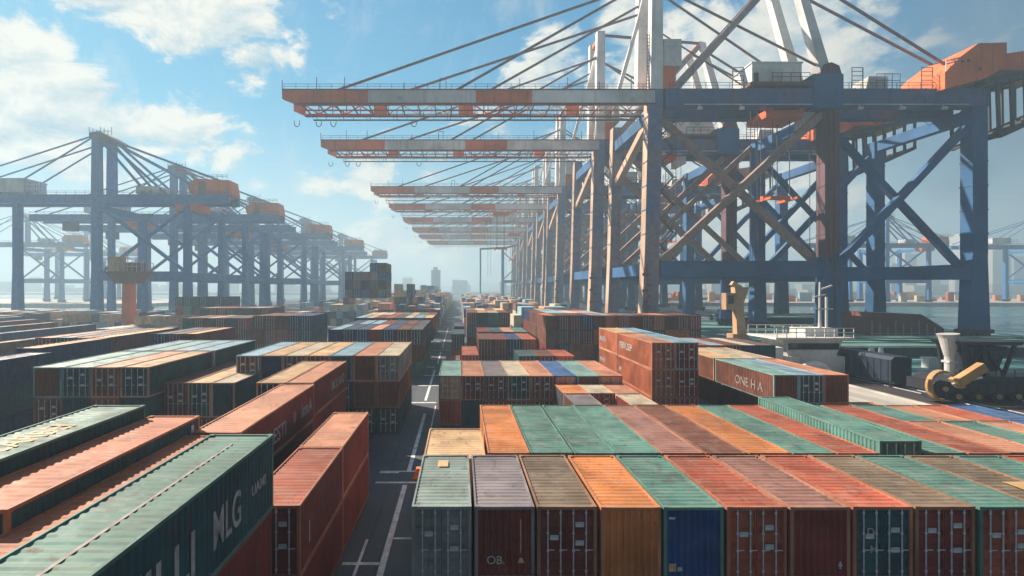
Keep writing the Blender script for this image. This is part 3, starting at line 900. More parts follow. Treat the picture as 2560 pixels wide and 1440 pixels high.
def right_crane():
    r = empty('gantry_crane', (XA, 150, 0))
    def pt(x, y, z): return (x - XA, y, z)
    def part(name, b, mat): return b.build(name, mat, r)
    # legs
    for (x, mt, wt, wb) in ((XA, 'pale', 4.2, 4.8), (XB, 'rustleg', 4.2, 5.6), (XC, 'blue', 4.4, 5.8)):
        for y in (0, YF):
            b = MB()
            lean = -1.8 if x == XA else 0
            top = ZB if x != XA else ZT
            mm = M['blue'] if (y or x == XC) else None
            zs = [(2.4, lean, wb), (24, lean * .65, wt), (top, 0, wt)]
            for (za, la, wa), (zc, lc, wc) in zip(zs, zs[1:]):
                b.beam(pt(x + la, y + 2, za), pt(x + lc, y + 2, zc), wa * (1 if not y else .85), 3.9, wc * (1 if not y else .85), 3.7)
            nb = len(b.f)
            for z in (30, 37, 44, 51, 58):
                ll = lean * .65 * (top - z) / (top - 24); ww = wt * (1 if not y else .85)
                b.box(x - XA + ll - ww / 2 - .12, x - XA + ll + ww / 2 + .12, y + 2 - 2.05, y + 2 + 2.05, z, z + .35)
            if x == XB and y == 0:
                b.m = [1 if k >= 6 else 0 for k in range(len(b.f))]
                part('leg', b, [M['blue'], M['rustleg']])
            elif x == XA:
                b.m = [1 if (k % 6 == 5 and k < nb) else 0 for k in range(len(b.f))]  # sun-side face of the leg coloured paler, as if lit
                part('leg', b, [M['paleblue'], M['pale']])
            else:
                part('leg', b, M['blue'])
            bb = MB()
            bb.box(x - XA + lean - 4.2, x - XA + lean + 4.2, y + .2, y + 3.8, 1.3, 2.5)
            for q in (-3.2, -1.1, 1.1, 3.2):
                bb.tube([(x - XA + lean + q, y + .9, .75), (x - XA + lean + q, y + 3.1, .75)], .74, 12)
            part('wheel_truck', bb, M['dark'])
    # sill beams and portal beams
    for y in (0, YF):
        b = MB(); b.box(XA - XA + 1.5, XB - XA - 2.2, y + .4, y + 3.6, 17.8, 22.4); part('sill_beam', b, M['blue'])
        b = MB(); b.box(XB - XA + 2.2, XC - XA - 2.3, y + .5, y + 3.5, 16.9, 20.6); part('sill_beam', b, M['blue'])
    for x in (XA, XB, XC):
        b = MB(); b.box(x - XA - 1.4, x - XA + 1.4, 4.6, YF - .6, 63.4, 66.8); part('portal_beam', b, M['blue'])
        b = MB(); b.box(x - XA - 1.2 - (1.1 if x == XA else 0), x - XA + 1.2, 4.6, YF - .6, 18.2, 21.6); part('portal_beam', b, M['blue'])
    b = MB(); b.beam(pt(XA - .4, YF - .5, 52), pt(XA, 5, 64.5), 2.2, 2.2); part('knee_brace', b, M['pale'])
    # X bracing
    def cross(xa, xb, za, zb, y, th, mat):
        b = MB()
        b.beam(pt(xa, y + 2, za), pt(xb, y + 2, zb), th, th)
        part('cross_brace', b, mat)
        b = MB()
        b.beam(pt(xa, y + 2.06 + th, zb), pt(xb, y + 2.06 + th, za), th * .9, th * .9)
        part('cross_brace', b, mat)
    cross(XA + 2.2, XB - 2.2, 22.2, 65.2, 0, 2.1, M['paleblue2'])
    cross(XB + 2.2, XC - 2.3, 20.8, 61.5, 0, 1.9, M['blue'])
    cross(XA + 2.2, XB - 2.2, 22.2, 65.2, YF, 1.7, M['paleblue2'])
    cross(XB + 2.2, XC - 2.3, 20.8, 61.5, YF, 1.7, M['blue'])
    # main girders between the legs
    for y in (0, 11):
        b = MB(); b.box(2.6, XC - XA + 2.4, y - .2, y + 3.2, ZB, ZT)
        for q in range(9):
            xx = 6 + q * 10.2
            b.box(xx, xx + .25, y - .32, y + 3.32, ZB - .1, ZT + .1)
        part('girder', b, M['bluegirder'])
    # boom: twin striped girders
    tip = P15(705, 0)[0] - XA
    seg = [P15(p, 0)[0] - XA for p in (735, 920, 1190, 1330, 1638)]
    def boom_girder(y, wd, bot, lattice):
        b = MB()
        b.prism([(tip, 71.6), (tip, 69.2), (seg[0], bot), (seg[0], 71.6)], y, y + wd, 0)
        for k in range(4):
            if lattice:
                n = max(2, round((seg[k + 1] - seg[k]) / 4.4)); st = (seg[k + 1] - seg[k]) / n
                for z in (bot + .3, 71.2):
                    b.box(seg[k], seg[k + 1], y, y + .7, z - .3, z + .3, k % 2)
                for q in range(n):
                    xa = seg[k] + q * st
                    za, zc = (bot + .5, 71.) if q % 2 else (71., bot + .5)
                    b.beam((xa, y + .35, za), (xa + st, y + .35, zc), .38, .38, m=k % 2)
                    b.beam((xa, y + .35, bot + .5), (xa, y + .35, 71.), .3, .3, m=k % 2)
            else:
                b.box(seg[k], seg[k + 1], y, y + wd, bot, 71.6, k % 2)
                for q in range(1, 5):                       # plate joints
                    xx = seg[k] + (seg[k + 1] - seg[k]) * q / 5
                    b.box(xx - .08, xx + .08, y - .07, y + wd + .07, bot - .05, 71.5, k % 2)
        if lattice:
            for (xa, xb, mm) in ((seg[1], seg[1] + 4, 0), (seg[2] - 5, seg[2] - .5, 0), (seg[3] + 12, seg[3] + 16, 0)):
                b.box(xa, xb, y - .1, y + .8, bot + .2, 71.2, mm)
        b.box(tip, seg[4], y - .25, y + wd + .25, 71.6, 71.9, 2)
        b.box(seg[0], seg[4], y - .18, y + wd + .18, bot - .28, bot, 2)
        part('boom', b, [M['orange'], M['white'], M['oxide']])
    boom_girder(0, 1.3, ZB + 1.0, False)
    boom_girder(10.5, .7, ZB + .8, True)
    b = MB()
    for q in range(22):
        xx = seg[0] + 2 + q * 4.8
        b.box(xx, xx + .28, 1.7, 10.6, ZB + .7, ZB + 1.1)
    b.box(seg[0] + 1, seg[0] + 104, 5.6, 5.85, ZB + .62, ZB + 1.0)
    part('boom_tie', b, M['oxide'])
    # boom walkway below
    b = MB()
    b.box(seg[0] + 4, seg[4] - 4, 5.4, 6.3, ZB - 2.2, ZB - 2.0)
    railing(b, seg[0] + 4, seg[4] - 4, 5.3, ZB - 2.0, 1.5, 4, .12)
    for q in range(13):
        xx = seg[0] + 5 + q * 8
        b.beam((xx, 5.9, ZB - 2.1), (xx, 5.9, ZB + .8), .18, .18)
    part('walkway', b, M['oxide'])
    b = MB(); railing(b, tip + .5, seg[4], .2, 71.95, 1.5, 3.4)
    b.beam((tip, .2, 72), (tip, .2, 74.5), .2, .2)
    for px in (1100, 1115):
        xx = P15(px, 0)[0] - XA; b.beam((xx, .3, 71.9), (xx, .3, 75), .18, .18)
    b.beam((P15(1100, 0)[0] - XA, .3, 75), (P15(1118, 0)[0] - XA, .3, 75), .18, .18)
    for px in (790, 860, 1010, 1240, 1300, 1420, 1500, 1580):
        xx = P15(px, 0)[0] - XA; b.beam((xx, .6, 71.9), (xx, .6, 71.9 + 1.6 + (px % 7) * .35), .16, .16)
    part('railing', b, M['cable'])
    b = MB(); railing(b, 4, XC - XA, .1, ZT + .1, 1.7, 3.4)
    part('railing', b, M['cable'])
    # festoon loops under the boom
    for px in (725, 782, 820, 1030):
        xx = P15(px, 0)[0] - XA
        b = MB()
        b.tube([(xx - .8 * math.cos(a), 6.4, ZB - 2.6 - 1.3 * math.sin(a)) for a in [math.pi * k / 8 for k in range(9)]], .13, 6)
        b.beam((xx - .8, 6.4, ZB - 2.6), (xx - .8, 6.4, ZB - 1.9), .13, .13); b.beam((xx + .8, 6.4, ZB - 2.6), (xx + .8, 6.4, ZB - 1.9), .13, .13)
        part('festoon_loop', b, M['cable'])
    # masts
    ax, az = 0.6, 114.0
    for y in (.6, 12):
        b = MB(); b.beam((.2, y + 1, ZT), (ax, y + 1, az), 3.5, 3.2, 3.0, 2.8); part('mast', b, M['white'])
    bx, bz = P15(1986, -105); bx -= XA
    for y in (.6, 12):
        b = MB(); b.beam((P15(1690, 0)[0] - XA, y + 1, ZT), (bx, y + 1, bz), 1.9, 1.9); part('back_strut', b, M['palem'])
        x2, z2 = P15(2072, 185); x2 -= XA
        b = MB(); b.beam((x2, y + 1, z2 - 2), (bx, y + 1, bz), 3.2, 3.2, 2.3, 2.3); part('back_leg', b, M['white'])
    b = MB(); b.beam((ax, 1.6, az - 1.5), (ax, 13, az - 1.5), 1.6, 1.6); b.beam((bx, 1.6, bz), (bx, 13, bz), 1.6, 1.6); part('mast_head', b, M['orange'])
    b = MB(); b.beam((ax, 1.6, az - 1), (bx, 1.6, bz), .8, .8); part('top_tie', b, M['oxide'])
    # thin front strut
    b = MB(); b.beam((P15(1558, 0)[0] - XA, 6, ZT), (P15(1615, 0)[0] - XA, 6, 95), 1.1, 1.1); b.beam((P15(1615, 0)[0] - XA, 6, 95), (ax, 6, 110), 1.1, 1.1); part('front_strut', b, M['white'])
    # stays
    def stay(x0, z0, x1, z1, y, rr=.36, mat='stay'):
        b = MB(); b.tube([(x0, y, z0), (x1, y, z1)], rr, 6); part('stay', b, M[mat])
    for (px, ph) in ((840, -58), (905, -22), (1140, -66), (1168, -48)):
        x0 = P15(px, 0)[0] - XA
        stay(x0, 72, ax, P15(0, ph)[1], 1.2 if px in (840, 1140) else 12, .38)
    for (px, py) in ((2378, 158), (2425, 118)):
        x1, z1 = P15(px, py)
        stay(bx, bz - (2 if py > 130 else -1), x1 - XA, z1, 1.5 if py > 130 else 12, .42)
    for (py, qx, qy) in ((-45, 2050, 158), (-105, 2066, 182)):
        x1, z1 = P15(qx, qy); stay(ax, P15(0, py)[1], x1 - XA, z1, 1.5 if py > -90 else 12, .36)
    x1, z1 = P15(1882, 192); stay(ax, P15(0, 40)[1], x1 - XA, z1, 6, .22)
    # houses on top
    x0, x1 = P15(1885, 0)[0] - XA, P15(2010, 0)[0] - XA
    b = MB(); b.box(x0, x1, 1, 12, 74.2, 79.8); b.box(x0 - .3, x1 + .3, .7, 12.3, 79.8, 80.15)
    for q in range(6):
        b.box(x0 + 1.2 + q * 2.3, x0 + 1.4 + q * 2.3, .85, 1, 74.4, 79.6)
    hs = part('machinery_house', b, M['house'])
    b = MB(); railing(b, x0 + 5.5, x1 + 2, .4, 74.2, 2.6, 2.4, .14); b.box(x0 - 1, x1 + 3, -.4, 13, 73.1, 73.9); b.build('platform', M['oxide'], hs)
    b = MB(); b.box(x0 + .6, x0 + 1.8, .84, .99, 74.4, 77); b.build('door', M['navy'], hs)
    x0, x1 = P15(1663, 0)[0] - XA, P15(1706, 0)[0] - XA
    b = MB(); b.box(x0, x1, .5, 6, 78.8, 86.6); b.box(x0 - .15, x1 + .15, .35, 6.15, 84.4, 84.7); part('elevator_cabin', b, M['house'])
    b = MB(); b.box(x0 - 1.5, x1 - 1.6, .7, 5.4, 72.2, 78.7); part('winch_box', b, M['orange'])
    x0, x1 = P15(2180, 0)[0] - XA, P15(2256, 0)[0] - XA
    b = MB(); b.box(x0 + .4, x1 - 3, 1.5, 8, 72.4, 76.2)
    for z in (73.2, 74.2, 75.2):
        b.box(x0 + .3, x1 - 2.9, 1.35, 1.5, z, z + .25)
    part('equipment_cabin', b, M['house'])
    b = MB(); railing(b, x0 + 2, x1, .8, 72.4, 4.2, 1.8, .14); part('railing', b, M['cable'])
    # hoops and ladders on the girder
    for px in (1850, 2150, 2325):
        xx = P15(px, 0)[0] - XA
        b = MB()
        for q in (-1.6, 1.6):
            b.beam((xx + q, 1, ZT), (xx + q, 1, ZT + 6.5), .2, .2)
        for z in (1.5, 2.8, 4.1, 5.4, 6.5):
            b.beam((xx - 1.6, 1, ZT + z), (xx + 1.6, 1, ZT + z), .15, .15)
        part('ladder', b, M['cable'])
    # node on the middle leg
    x0, x1 = P15(2030, 0)[0] - XA, P15(2104, 0)[0] - XA
    b = MB(); b.box(x0, x1, -.8, 5.4, ZB - .6, 76.0)
    part('leg_head', b, M['blue'])
    b = MB(); b.prism([(x0 + 2, 76), (x1, 76), (x1 - .8, 78.6), (x1 - 3, 79.6), (x0 + 3.4, 79)], -.2, 4.8); part('leg_cap', b, M['rustleg'])
    # orange counter house at the back with its dark truss
    pts = [P15(*q) for q in ((2338, 232), (2338, 192), (2378, 152), (2420, 120), (2490, 118), (2490, 176), (2440, 205))]
    b = MB(); b.prism([(x - XA, z) for x, z in pts], -3, 15)
    ch = part('counter_house', b, M['orange'])
    pts = [P15(*q) for q in ((2490, 140), (2640, 118), (2660, 180), (2490, 178))]
    b = MB(); b.prism([(x - XA, z) for x, z in pts], -1, 13); b.build('rear_deck', M['orange'], ch)
    for (px, py) in ((2378, 168), (2392, 166), (2420, 186)):
        x_, z_ = P15(px, py); b = MB(); b.box(x_ - XA, x_ - XA + .8, -3.06, -2.9, z_, z_ + .7)
        b.build('porthole', M['dark'], ch)
    b = MB(); railing(b, P15(2345, 0)[0] - XA, P15(2385, 0)[0] - XA, -2.5, P15(0, 190)[1], 3.4, 1.6, .16); b.build('railing', M['white'], ch)
    b = MB()
    q0 = [P15(*q) for q in ((2440, 212), (2680, 165), (2480, 345), (2680, 255))]
    (xa, za), (xb, zb), (xc, zc), (xd, zd) = [(x - XA, z) for x, z in q0]
    for y in (-2, 12):
        b.beam((xa, y, za), (xb, y, zb), 1.4, 1.6); b.beam((xc, y, zc), (xd, y, zd), 1.2, 1.2)
        for k in range(7):
            u = k / 6
            b.beam((xa + 4 + (xb - xa - 4) * u, y, za + (zb - za) * u), (xc + (xd - xc) * u, y, zc + (zd - zc) * u), .7, .7)
    for k in range(6):
        u = k / 5
        b.beam((xa + (xb - xa) * u, -2, za + (zb - za) * u), (xa + (xb - xa) * u, 12, za + (zb - za) * u), .7, .7)
        b.beam((xc + (xd - xc) * u, -2, zc + (zd - zc) * u), (xc + (xd - xc) * u, 12, zc + (zd - zc) * u), .7, .7)
    part('rear_truss', b, M['dark'])
    # trolley, cab and spreader between the legs
    b = MB(); b.box(33, 44, 2.2, 12.4, ZB - 2.4, ZB - .3)
    for q in (34, 43):
        b.box(q - .5, q + .5, 1, 13.6, ZB - .9, ZB - .02)
    tr = part('trolley', b, M['orange'])
    b = MB(); b.prism([(44.3, ZB - .6), (48.6, ZB - .6), (48.6, ZB - 3.6), (46, ZB - 5), (44.3, ZB - 5)], 3, 7); cb = b.build('operator_cab', M['white'], tr)
    b = MB()
    for x in (36, 41):
        for y in (4, 10):
            b.tube([(x, y, ZB - 2.2), (x, y, 42.2)], .14, 5)
    for x in (29.5, 31.5, 47):
        b.tube([(x, 4, ZB - .2), (x, 4, 23)], .10, 5)
    for (xa, xb) in ((3, 33), (44, 90)):
        for k in range(6):
            u0, u1 = k / 6, (k + 1) / 6
            x0_, x1_ = xa + (xb - xa) * u0, xa + (xb - xa) * u1
            b.tube([(x0_, 8, ZB - .4), ((x0_ + x1_) / 2, 8, ZB - 3.0), (x1_, 8, ZB - .4)], .09, 4)
    b.build('hoist_rope', M['cable'], tr)
    b = MB(); b.box(34.5, 42.5, 6, 8, 41.2, 42.2); b.box(34.2, 35, 2, 12, 40.6, 41.3); b.box(42, 42.8, 2, 12, 40.6, 41.3); b.build('spreader', M['orange'], tr)
    # ladder and cable gear at the foot of the waterside leg
    b = MB()
    for z in range(72, 88, 2):
        b.beam((-2.6, .2, z), (-2.6, .2, z + 2), .18, .18); b.beam((-1.9, .2, z), (-1.9, .2, z + 2), .18, .18)
        b.beam((-2.6, .2, z + .5), (-1.9, .2, z + .5), .14, .14); b.beam((-2.6, .2, z + 1.5), (-1.9, .2, z + 1.5), .14, .14)
    part('ladder', b, M['oxide'])
    b = MB()
    for k in range(10):
        z = 23 + k * 4.1; xa, xb = (3.2, 7.0) if k % 2 else (7.0, 3.2)
        for y in (4.6, 5.6):
            b.beam((xa, y, z), (xb, y, z + 4.1), .12, .35); b.beam((xa, y, z + 1.1), (xb, y, z + 5.2), .08, .08)
        b.box(min(xb, xb + (.9 if xb > 5 else -.9)), max(xb, xb + (.9 if xb > 5 else -.9)), 4.5, 5.7, z + 4.0, z + 4.12)
    for x in (2.6, 7.8):
        b.beam((x, 5.1, 22), (x, 5.1, 65), .16, .16)
    part('stairway', b, M['cable'])
    b = MB()
    for x in (12, 24, 58, 70, 82):
        b.beam((x, -.4, ZB + .5), (x, -1.2, ZB - .6), .2, .2); b.box(x - .6, x + .6, -1.7, -.9, ZB - 1.3, ZB - .6)
    b.box(8, 90, -.35, -.2, ZB + .4, ZB + .62)
    part('floodlight_rail', b, M['house'])
    b = MB(); b.box(XB - XA - .9, XB - XA - .3, -.32, -.1, 22, 66); b.box(XB - XA + .4, XB - XA + .7, -.32, -.1, 4, 66); part('cable_tray', b, M['oxide'])
    b = MB()
    for k in range(11):
        b.box(-4.2 + (k % 3) * .5, -2.7 + (k % 2) * .8, -.75 - (k % 2) * .2, -.5, 4 + k * 1.55, 4.9 + k * 1.55)
    b.box(-3.2, -2.9, -.72, -.5, 3.5, 21.5)
    part('cable_gear', b, M['oxide'])
    return r


def twotone(name, a, bcol, s, thr=.5, rough=.55):
    """steel whose repaint patches differ in colour"""
    m, t, b = new_mat(name)
    tc = t.n('ShaderNodeTexCoord'); oi = t.n('ShaderNodeObjectInfo')
    cmb = t.n('ShaderNodeCombineXYZ'); t.set(cmb.inputs[0], t.math('MULTIPLY', oi.outputs['Random'], 90.)); t.set(cmb.inputs[2], t.math('MULTIPLY', oi.outputs['Random'], 40.))
    p = t.vmath('ADD', tc.outputs['Object'], cmb.outputs[0])
    n = t.noise(t.vmath('MULTIPLY', p, s), 1., 6, .62)
    col = t.mix(t.ramp(n, thr - .10, thr + .10), c4(a), c4(bcol))
    n2 = t.noise(p, .5, 6, .65)
    col = t.mix(1., col, t.ramp(n2, .25, .75, .75, 1.2), 'MULTIPLY')
    n3 = t.noise(t.vmath('MULTIPLY', p, (1.1, 1.1, .07)), 1., 5, .6)
    col = t.mix(t.ramp(n3, .56, .72, 0, .5), col, (.15, .06, .045, 1))
    t.set(b.inputs['Base Color'], col); b.inputs['Roughness'].default_value = rough
    b.inputs['Specular IOR Level'].default_value = .35
    return m

M['paleblue'] = twotone('leg_weathered', (.125, .165, .31), (.27, .21, .23), (.06, .06, .035), .52)
M['paleblue2'] = twotone('brace_lit_weathered', (.30, .19, .17), (.36, .23, .18), (.05, .05, .05), .5)  # pinkish sunlight on the braces put into a lighter base colour
M['bluegirder'] = twotone('girder_weathered', (.05, .105, .25), (.14, .10, .14), (.07, .02, .03), .55)
M['palem'] = twotone('strut_weathered', (.42, .33, .32), (.30, .20, .20), (.05, .05, .05), .55)
M['stay'] = twotone('stay_weathered', (.17, .12, .125), (.25, .13, .10), (.06, .06, .06), .5)
M['lblue'] = twotone('crane_left_blue', (.010, .15, .40), (.02, .165, .40), (.05, .05, .03), .5)

rc0 = right_crane()
GR = 'right-hand row of ship-to-shore cranes'
tag(rc0, 'nearest blue crane at right with the largest orange and white striped boom', 'crane', GR)
names = ['second crane from the front at right, boom just under the largest boom', 'third crane of the right row, its striped boom third from the top',
         'fourth crane of the right row, striped boom fourth from the top', 'fifth crane of the right row, hazy boom fifth from the top',
         'sixth crane of the right row, hazy thin boom sixth from top', 'seventh crane of the right row, faded boom seventh from the top',
         'farthest crane of the right row, palest boom lowest above the road']
for (yd, dx), lab in zip(((201, -2.5), (293, 1), (353, 3), (422, 5), (492, 6), (556, 7), (630, 12)), names):
    c = copy_tree(rc0); c.location = (XA + dx, yd, 0); c['label'] = lab
    for ch in c.children:
        if ch.name.startswith('trolley'): ch.location.x = {201: -14, 293: 22, 353: -70, 422: 6, 492: -50, 556: 30, 630: 0}[yd]

# ------------------------------------------------------------------ cranes, left row
XQ, XR, XP, YL = -156., -117., -190., 32.


def left_crane():
    r = empty('gantry_crane', (XQ, 222, 0))
    def part(name, b, mat): return b.build(name, mat, r)
    q, rr_, p = 0, XR - XQ, XP - XQ
    zt, zb = 54.6, 50.9
    for (x, ys) in ((q, (0, YL)), (rr_, (0, YL)), (p, (0,))):
        for y in ys:
            b = MB(); b.beam((x, y + 1.5, 2.2), (x, y + 1.5, 22), 4.0 if x == q else 3.2, 3.4, 3.2 if x == q else 2.6, 2.8); b.beam((x, y + 1.5, 22), (x, y + 1.5, zb), 3.2 if x == q else 2.6, 2.8)
            if x == q:
                b.prism([(x - 1.8, zb), (x - 1.8, zb - 8), (x + 5, zb)], y + .3, y + 2.7)
            part('leg', b, M['lblue'])
            b = MB(); b.box(x - 3.4, x + 3.4, y + .2, y + 2.8, 1.3, 2.3)
            for k in (-2.4, -.8, .8, 2.4):
                b.tube([(x + k, y + .6, .72), (x + k, y + 2.4, .72)], .7, 10)
            part('wheel_truck', b, M['dark'])
    for y in (0, YL):
        b = MB(); b.box(q + 2, rr_ - 1.6, y + .3, y + 2.7, 17.6, 21.6); part('sill_beam', b, M['lblue'])
        b = MB(); b.beam((q + 2, y + 1.5, 49), (rr_ - 1.6, y + 1.5, 22), 1.3, 1.3); part('cross_brace', b, M['lblue'])
        b = MB(); b.beam((q + 2, y + 3, 22), (rr_ - 1.6, y + 3, 49), 1.1, 1.1); part('cross_brace', b, M['lblue'])
    for x in (q, rr_):
        b = MB(); b.box(x - 1.1, x + 1.1, 3.4, YL - .4, 47.4, 50.4); part('portal_beam', b, M['lblue'])
        b = MB(); b.box(x - 1.1, x + 1.1, 3.4, YL - .4, 18, 21); part('portal_beam', b, M['lblue'])
    for y in (.4, 10):
        b = MB(); b.box(-78, 57, y, y + 2.4, zb, zt); part('girder', b, M['lblue'])
    b = MB(); railing(b, -78, 57, .3, zt, 1.4, 4, .12); part('railing', b, M['cable'])
    for y in (0, 9.6):
        b = MB(); b.beam((0, y + 1.6, zt), (0, y + 1.6, 80), 3.4, 3, 3., 2.8); part('mast', b, M['lblue'])
        b = MB(); b.beam((1.5, y + 1.6, 78), (22, y + 1.6, zt), .9, .9); part('back_leg', b, M['lblue'])
        b = MB(); b.beam((2.8, y + 1.6, 79), (30, y + 1.6, zt), .9, .9); part('back_leg', b, M['lblue'])
        for (x1, z1) in ((-76, 56), (-42, 55), (55, 60), (46, 56)):
            b = MB(); b.tube([(0, y + 1.6, 80.5), (x1, y + 1.6, z1)], .36, 5); part('stay', b, M['lblue'])
    b = MB(); b.prism([(-2.6, 78.5), (2.4, 78.5), (5.5, 77), (6.5, 79), (2, 81.6), (-2.6, 81)], .4, 12.4); part('mast_head', b, M['oxide'])
    b = MB()
    for k in range(7):
        b.beam((-3 + k * 1.6, 1, 80), (-3 + k * 1.6, 1, 83.5 - (k % 3) * .6), .16, .16)
    b.beam((-3, 1, 81.8), (6.6, 1, 81.8), .14, .14)
    part('railing', b, M['cable'])
    b = MB(); b.box(-48, -30, 0, 12, 55.4, 61); b.box(-48.3, -29.7, -.3, 12.3, 61, 61.4); hs = part('machinery_house', b, M['house'])
    b = MB(); railing(b, -30, -23, 0, 55.4, 4.4, 2, .14); b.build('railing', M['cable'], hs)
    b = MB(); b.prism([(40, 55), (39, 58), (42, 61.4), (57, 60.8), (58, 54.6), (50, 52.6)], 1, 10); ch = part('counter_house', b, M['orange'])
    b = MB(); b.box(44, 47, .5, .98, 54, 60); b.build('stair_panel', M['oxide'], ch)
    b = MB(); railing(b, 42, 57, -.8, 61, 1.6, 2, .14); b.build('railing', M['cable'], ch)
    b = MB(); b.box(17, 27, 1, 9, 55, 58.2); part('equipment_cabin', b, M['house'])
    b = MB(); b.box(34, 44, .8, 11, 47.6, 50.6); tr = part('trolley', b, M['orange'])
    b = MB(); b.box(-62, -57, 3, 9, 46, 50.8); part('operator_cab', b, M['dark'])
    return r

lc0 = left_crane()
GL = 'left-hand row of ship-to-shore cranes'
tag(lc0, 'nearest blue crane of the left row with the tallest mast and stays', 'crane', GL)
for (yd, dx), lab in zip(((282, 0), (330, -9), (380, 3), (436, -6), (498, 5), (566, -4), (640, 8)),
                         ('second blue crane of the left row, mast second tallest', 'third blue crane of the left row behind orange counter houses',
                          'fourth blue crane of the left row, half faded in haze', 'fifth blue crane of the left row, just past its middle',
                          'sixth blue crane of the left row, pale in haze', 'seventh blue crane of the left row, next to its last one',
                          'last blue crane at the right end of the left row')):
    c = copy_tree(lc0); c.location = (XQ + dx, yd, 0); c['label'] = lab
    for ch in list(c.children):
        if ch.name.startswith('trolley'): ch.location.x = {282: -60, 330: -16, 380: -95, 436: -30, 498: -70, 566: 0, 640: -40}[yd]
        if ch.name.startswith('counter_house') and yd in (330, 436, 566):       # these three carry none
            for g_ in list(ch.children): bpy.data.objects.remove(g_)
            bpy.data.objects.remove(ch)
for (x, y, lab, grp) in ((-400, 470, 'faded crane across the water behind the nearest left leg', 'faded cranes across the water'),
                         (-440, 610, 'fainter crane across the water right of the other faded one', 'faded cranes across the water'),
                         (395, 480, 'faded crane across the water at right behind the blue legs', 'faded cranes across the water'),
                         (560, 500, 'faded crane across the water near the right edge', 'faded cranes across the water')):
    c = copy_tree(lc0); c.location = (x, y, 1.4); c['label'] = lab; c['group'] = grp
# lone portal frame at the end of the road
b = MB()
r = empty('portal_frame', (38, 560, 0))
for x in (-16, 8, 40):
    b = MB(); b.beam((x, 0, 0), (x, 0, 56), 1.6 if x < 0 else 3, 2); b.build('leg', M['lblue'], r)
b = MB(); b.beam((-16.8, 0, 56.5), (12, 0, 58), 1.8, 2.); b.beam((12, 0, 58), (41, 0, 64), 1.8, 2.); b.build('top_beam', M['lblue'], r)
b = MB(); b.box(8, 40, -1, 1, 20, 23); b.build('sill_beam', M['lblue'], r)
b = MB(); b.beam((8, 0, 23), (40, 0, 54), 1.1, 1.1); b.build('cross_brace', M['lblue'], r)
b = MB(); b.beam((8, .9, 54), (40, .9, 23), 1.1, 1.1); b.build('cross_brace', M['lblue'], r)
tag(r, 'pale blue far portal frame with an X brace at the end of the road', 'crane')

# ------------------------------------------------------------------ things on the right quay
r = empty('control_house', (57, 84, 0))
b = MB(); b.box(-4.6, 5.2, 0, 8, 0, 3.4); b.prism([(-3.6, 3.4), (4.2, 3.4), (5.4, 6.2), (-4.6, 6.2)], .6, 7); hull = b.build('deckhouse', M['house'], r)
b = MB(); b.box(-3.6, 4.6, .45, .62, 4.5, 5.5); b.build('window', M['glass'], hull)
b = MB(); b.box(-6.2, 6.6, -.4, 8.2, 6.2, 6.5); b.build('roof', M['house'], r)
b = MB(); railing(b, -6, 6.4, -.3, 6.5, 1.5, 1.5, .12); b.build('railing', M['house'], r)
b = MB(); railing(b, -6, 6.4, 8, 6.5, 1.5, 1.5, .12); b.build('railing', M['house'], r)
b = MB(); b.box(0, 5.5, 2, 6, 6.5, 7.8); b.build('roof_locker', M['house'], r)
b = MB()
b.tube([(3.2, 3, 6.5), (3.2, 3, 15.5)], .28, 8, r2=.14); b.tube([(4.6, 3.4, 6.5), (4.6, 3.4, 13)], .22, 8)
b.beam((1.8, 3, 11), (5.4, 3, 11), .18, .18); b.beam((2.2, 3, 13), (4.2, 3, 13.4), .16, .16); b.beam((3.2, 3, 14.2), (5.2, 3, 14.9), .3, .25)
b.build('mast', M['house'], r)
b = MB(); b.tube([(-.6 + 2.6 * math.cos(a), -1.2, 2.4 * math.sin(a)) for a in [math.pi * k / 10 for k in range(11)]], .55, 8); b.build('arch', M['house'], r)
b = MB(); b.box(-11.6, -5.4, -1, 5.5, 0, 5.0); b.build('side_store', M['house'], r)
tag(r, 'white ship-like control house with railings and mast on the quay', 'control house')

# dark freight wagons on the quay rails
w0 = empty('freight_wagon', (64, 75, 0))
b = MB(); b.box(-1.5, 1.5, .4, 13.2, .9, 4.0); b.prism([(-1.6, 4.0), (1.6, 4.0), (1.1, 4.5), (-1.1, 4.5)], .3, 13.3)
for k in range(10):
    b.box(-1.57, 1.57, .9 + k * 1.3, 1.05 + k * 1.3, .95, 3.95)
b.build('body', M['navy'], w0)
b = MB(); b.box(-1.35, 1.35, 0, 13.6, .62, .9); b.build('chassis', M['dark'], w0)
for y in (2.2, 11.2):
    b = MB()
    for q in (-.9, .9):
        b.tube([(-1.0, y + q, .46), (1.0, y + q, .46)], .44, 12)
    b.build('wheel_set', M['dark'], w0)
tag(w0, 'dark navy freight wagon on the quay rails by the white control house', 'wagon')
b = MB()
for x in (63.2, 64.8):
    b.box(x - .05, x + .05, -38, 136, .012, .10)
tag(b.build('rail_track', M['rod']), kind='structure')

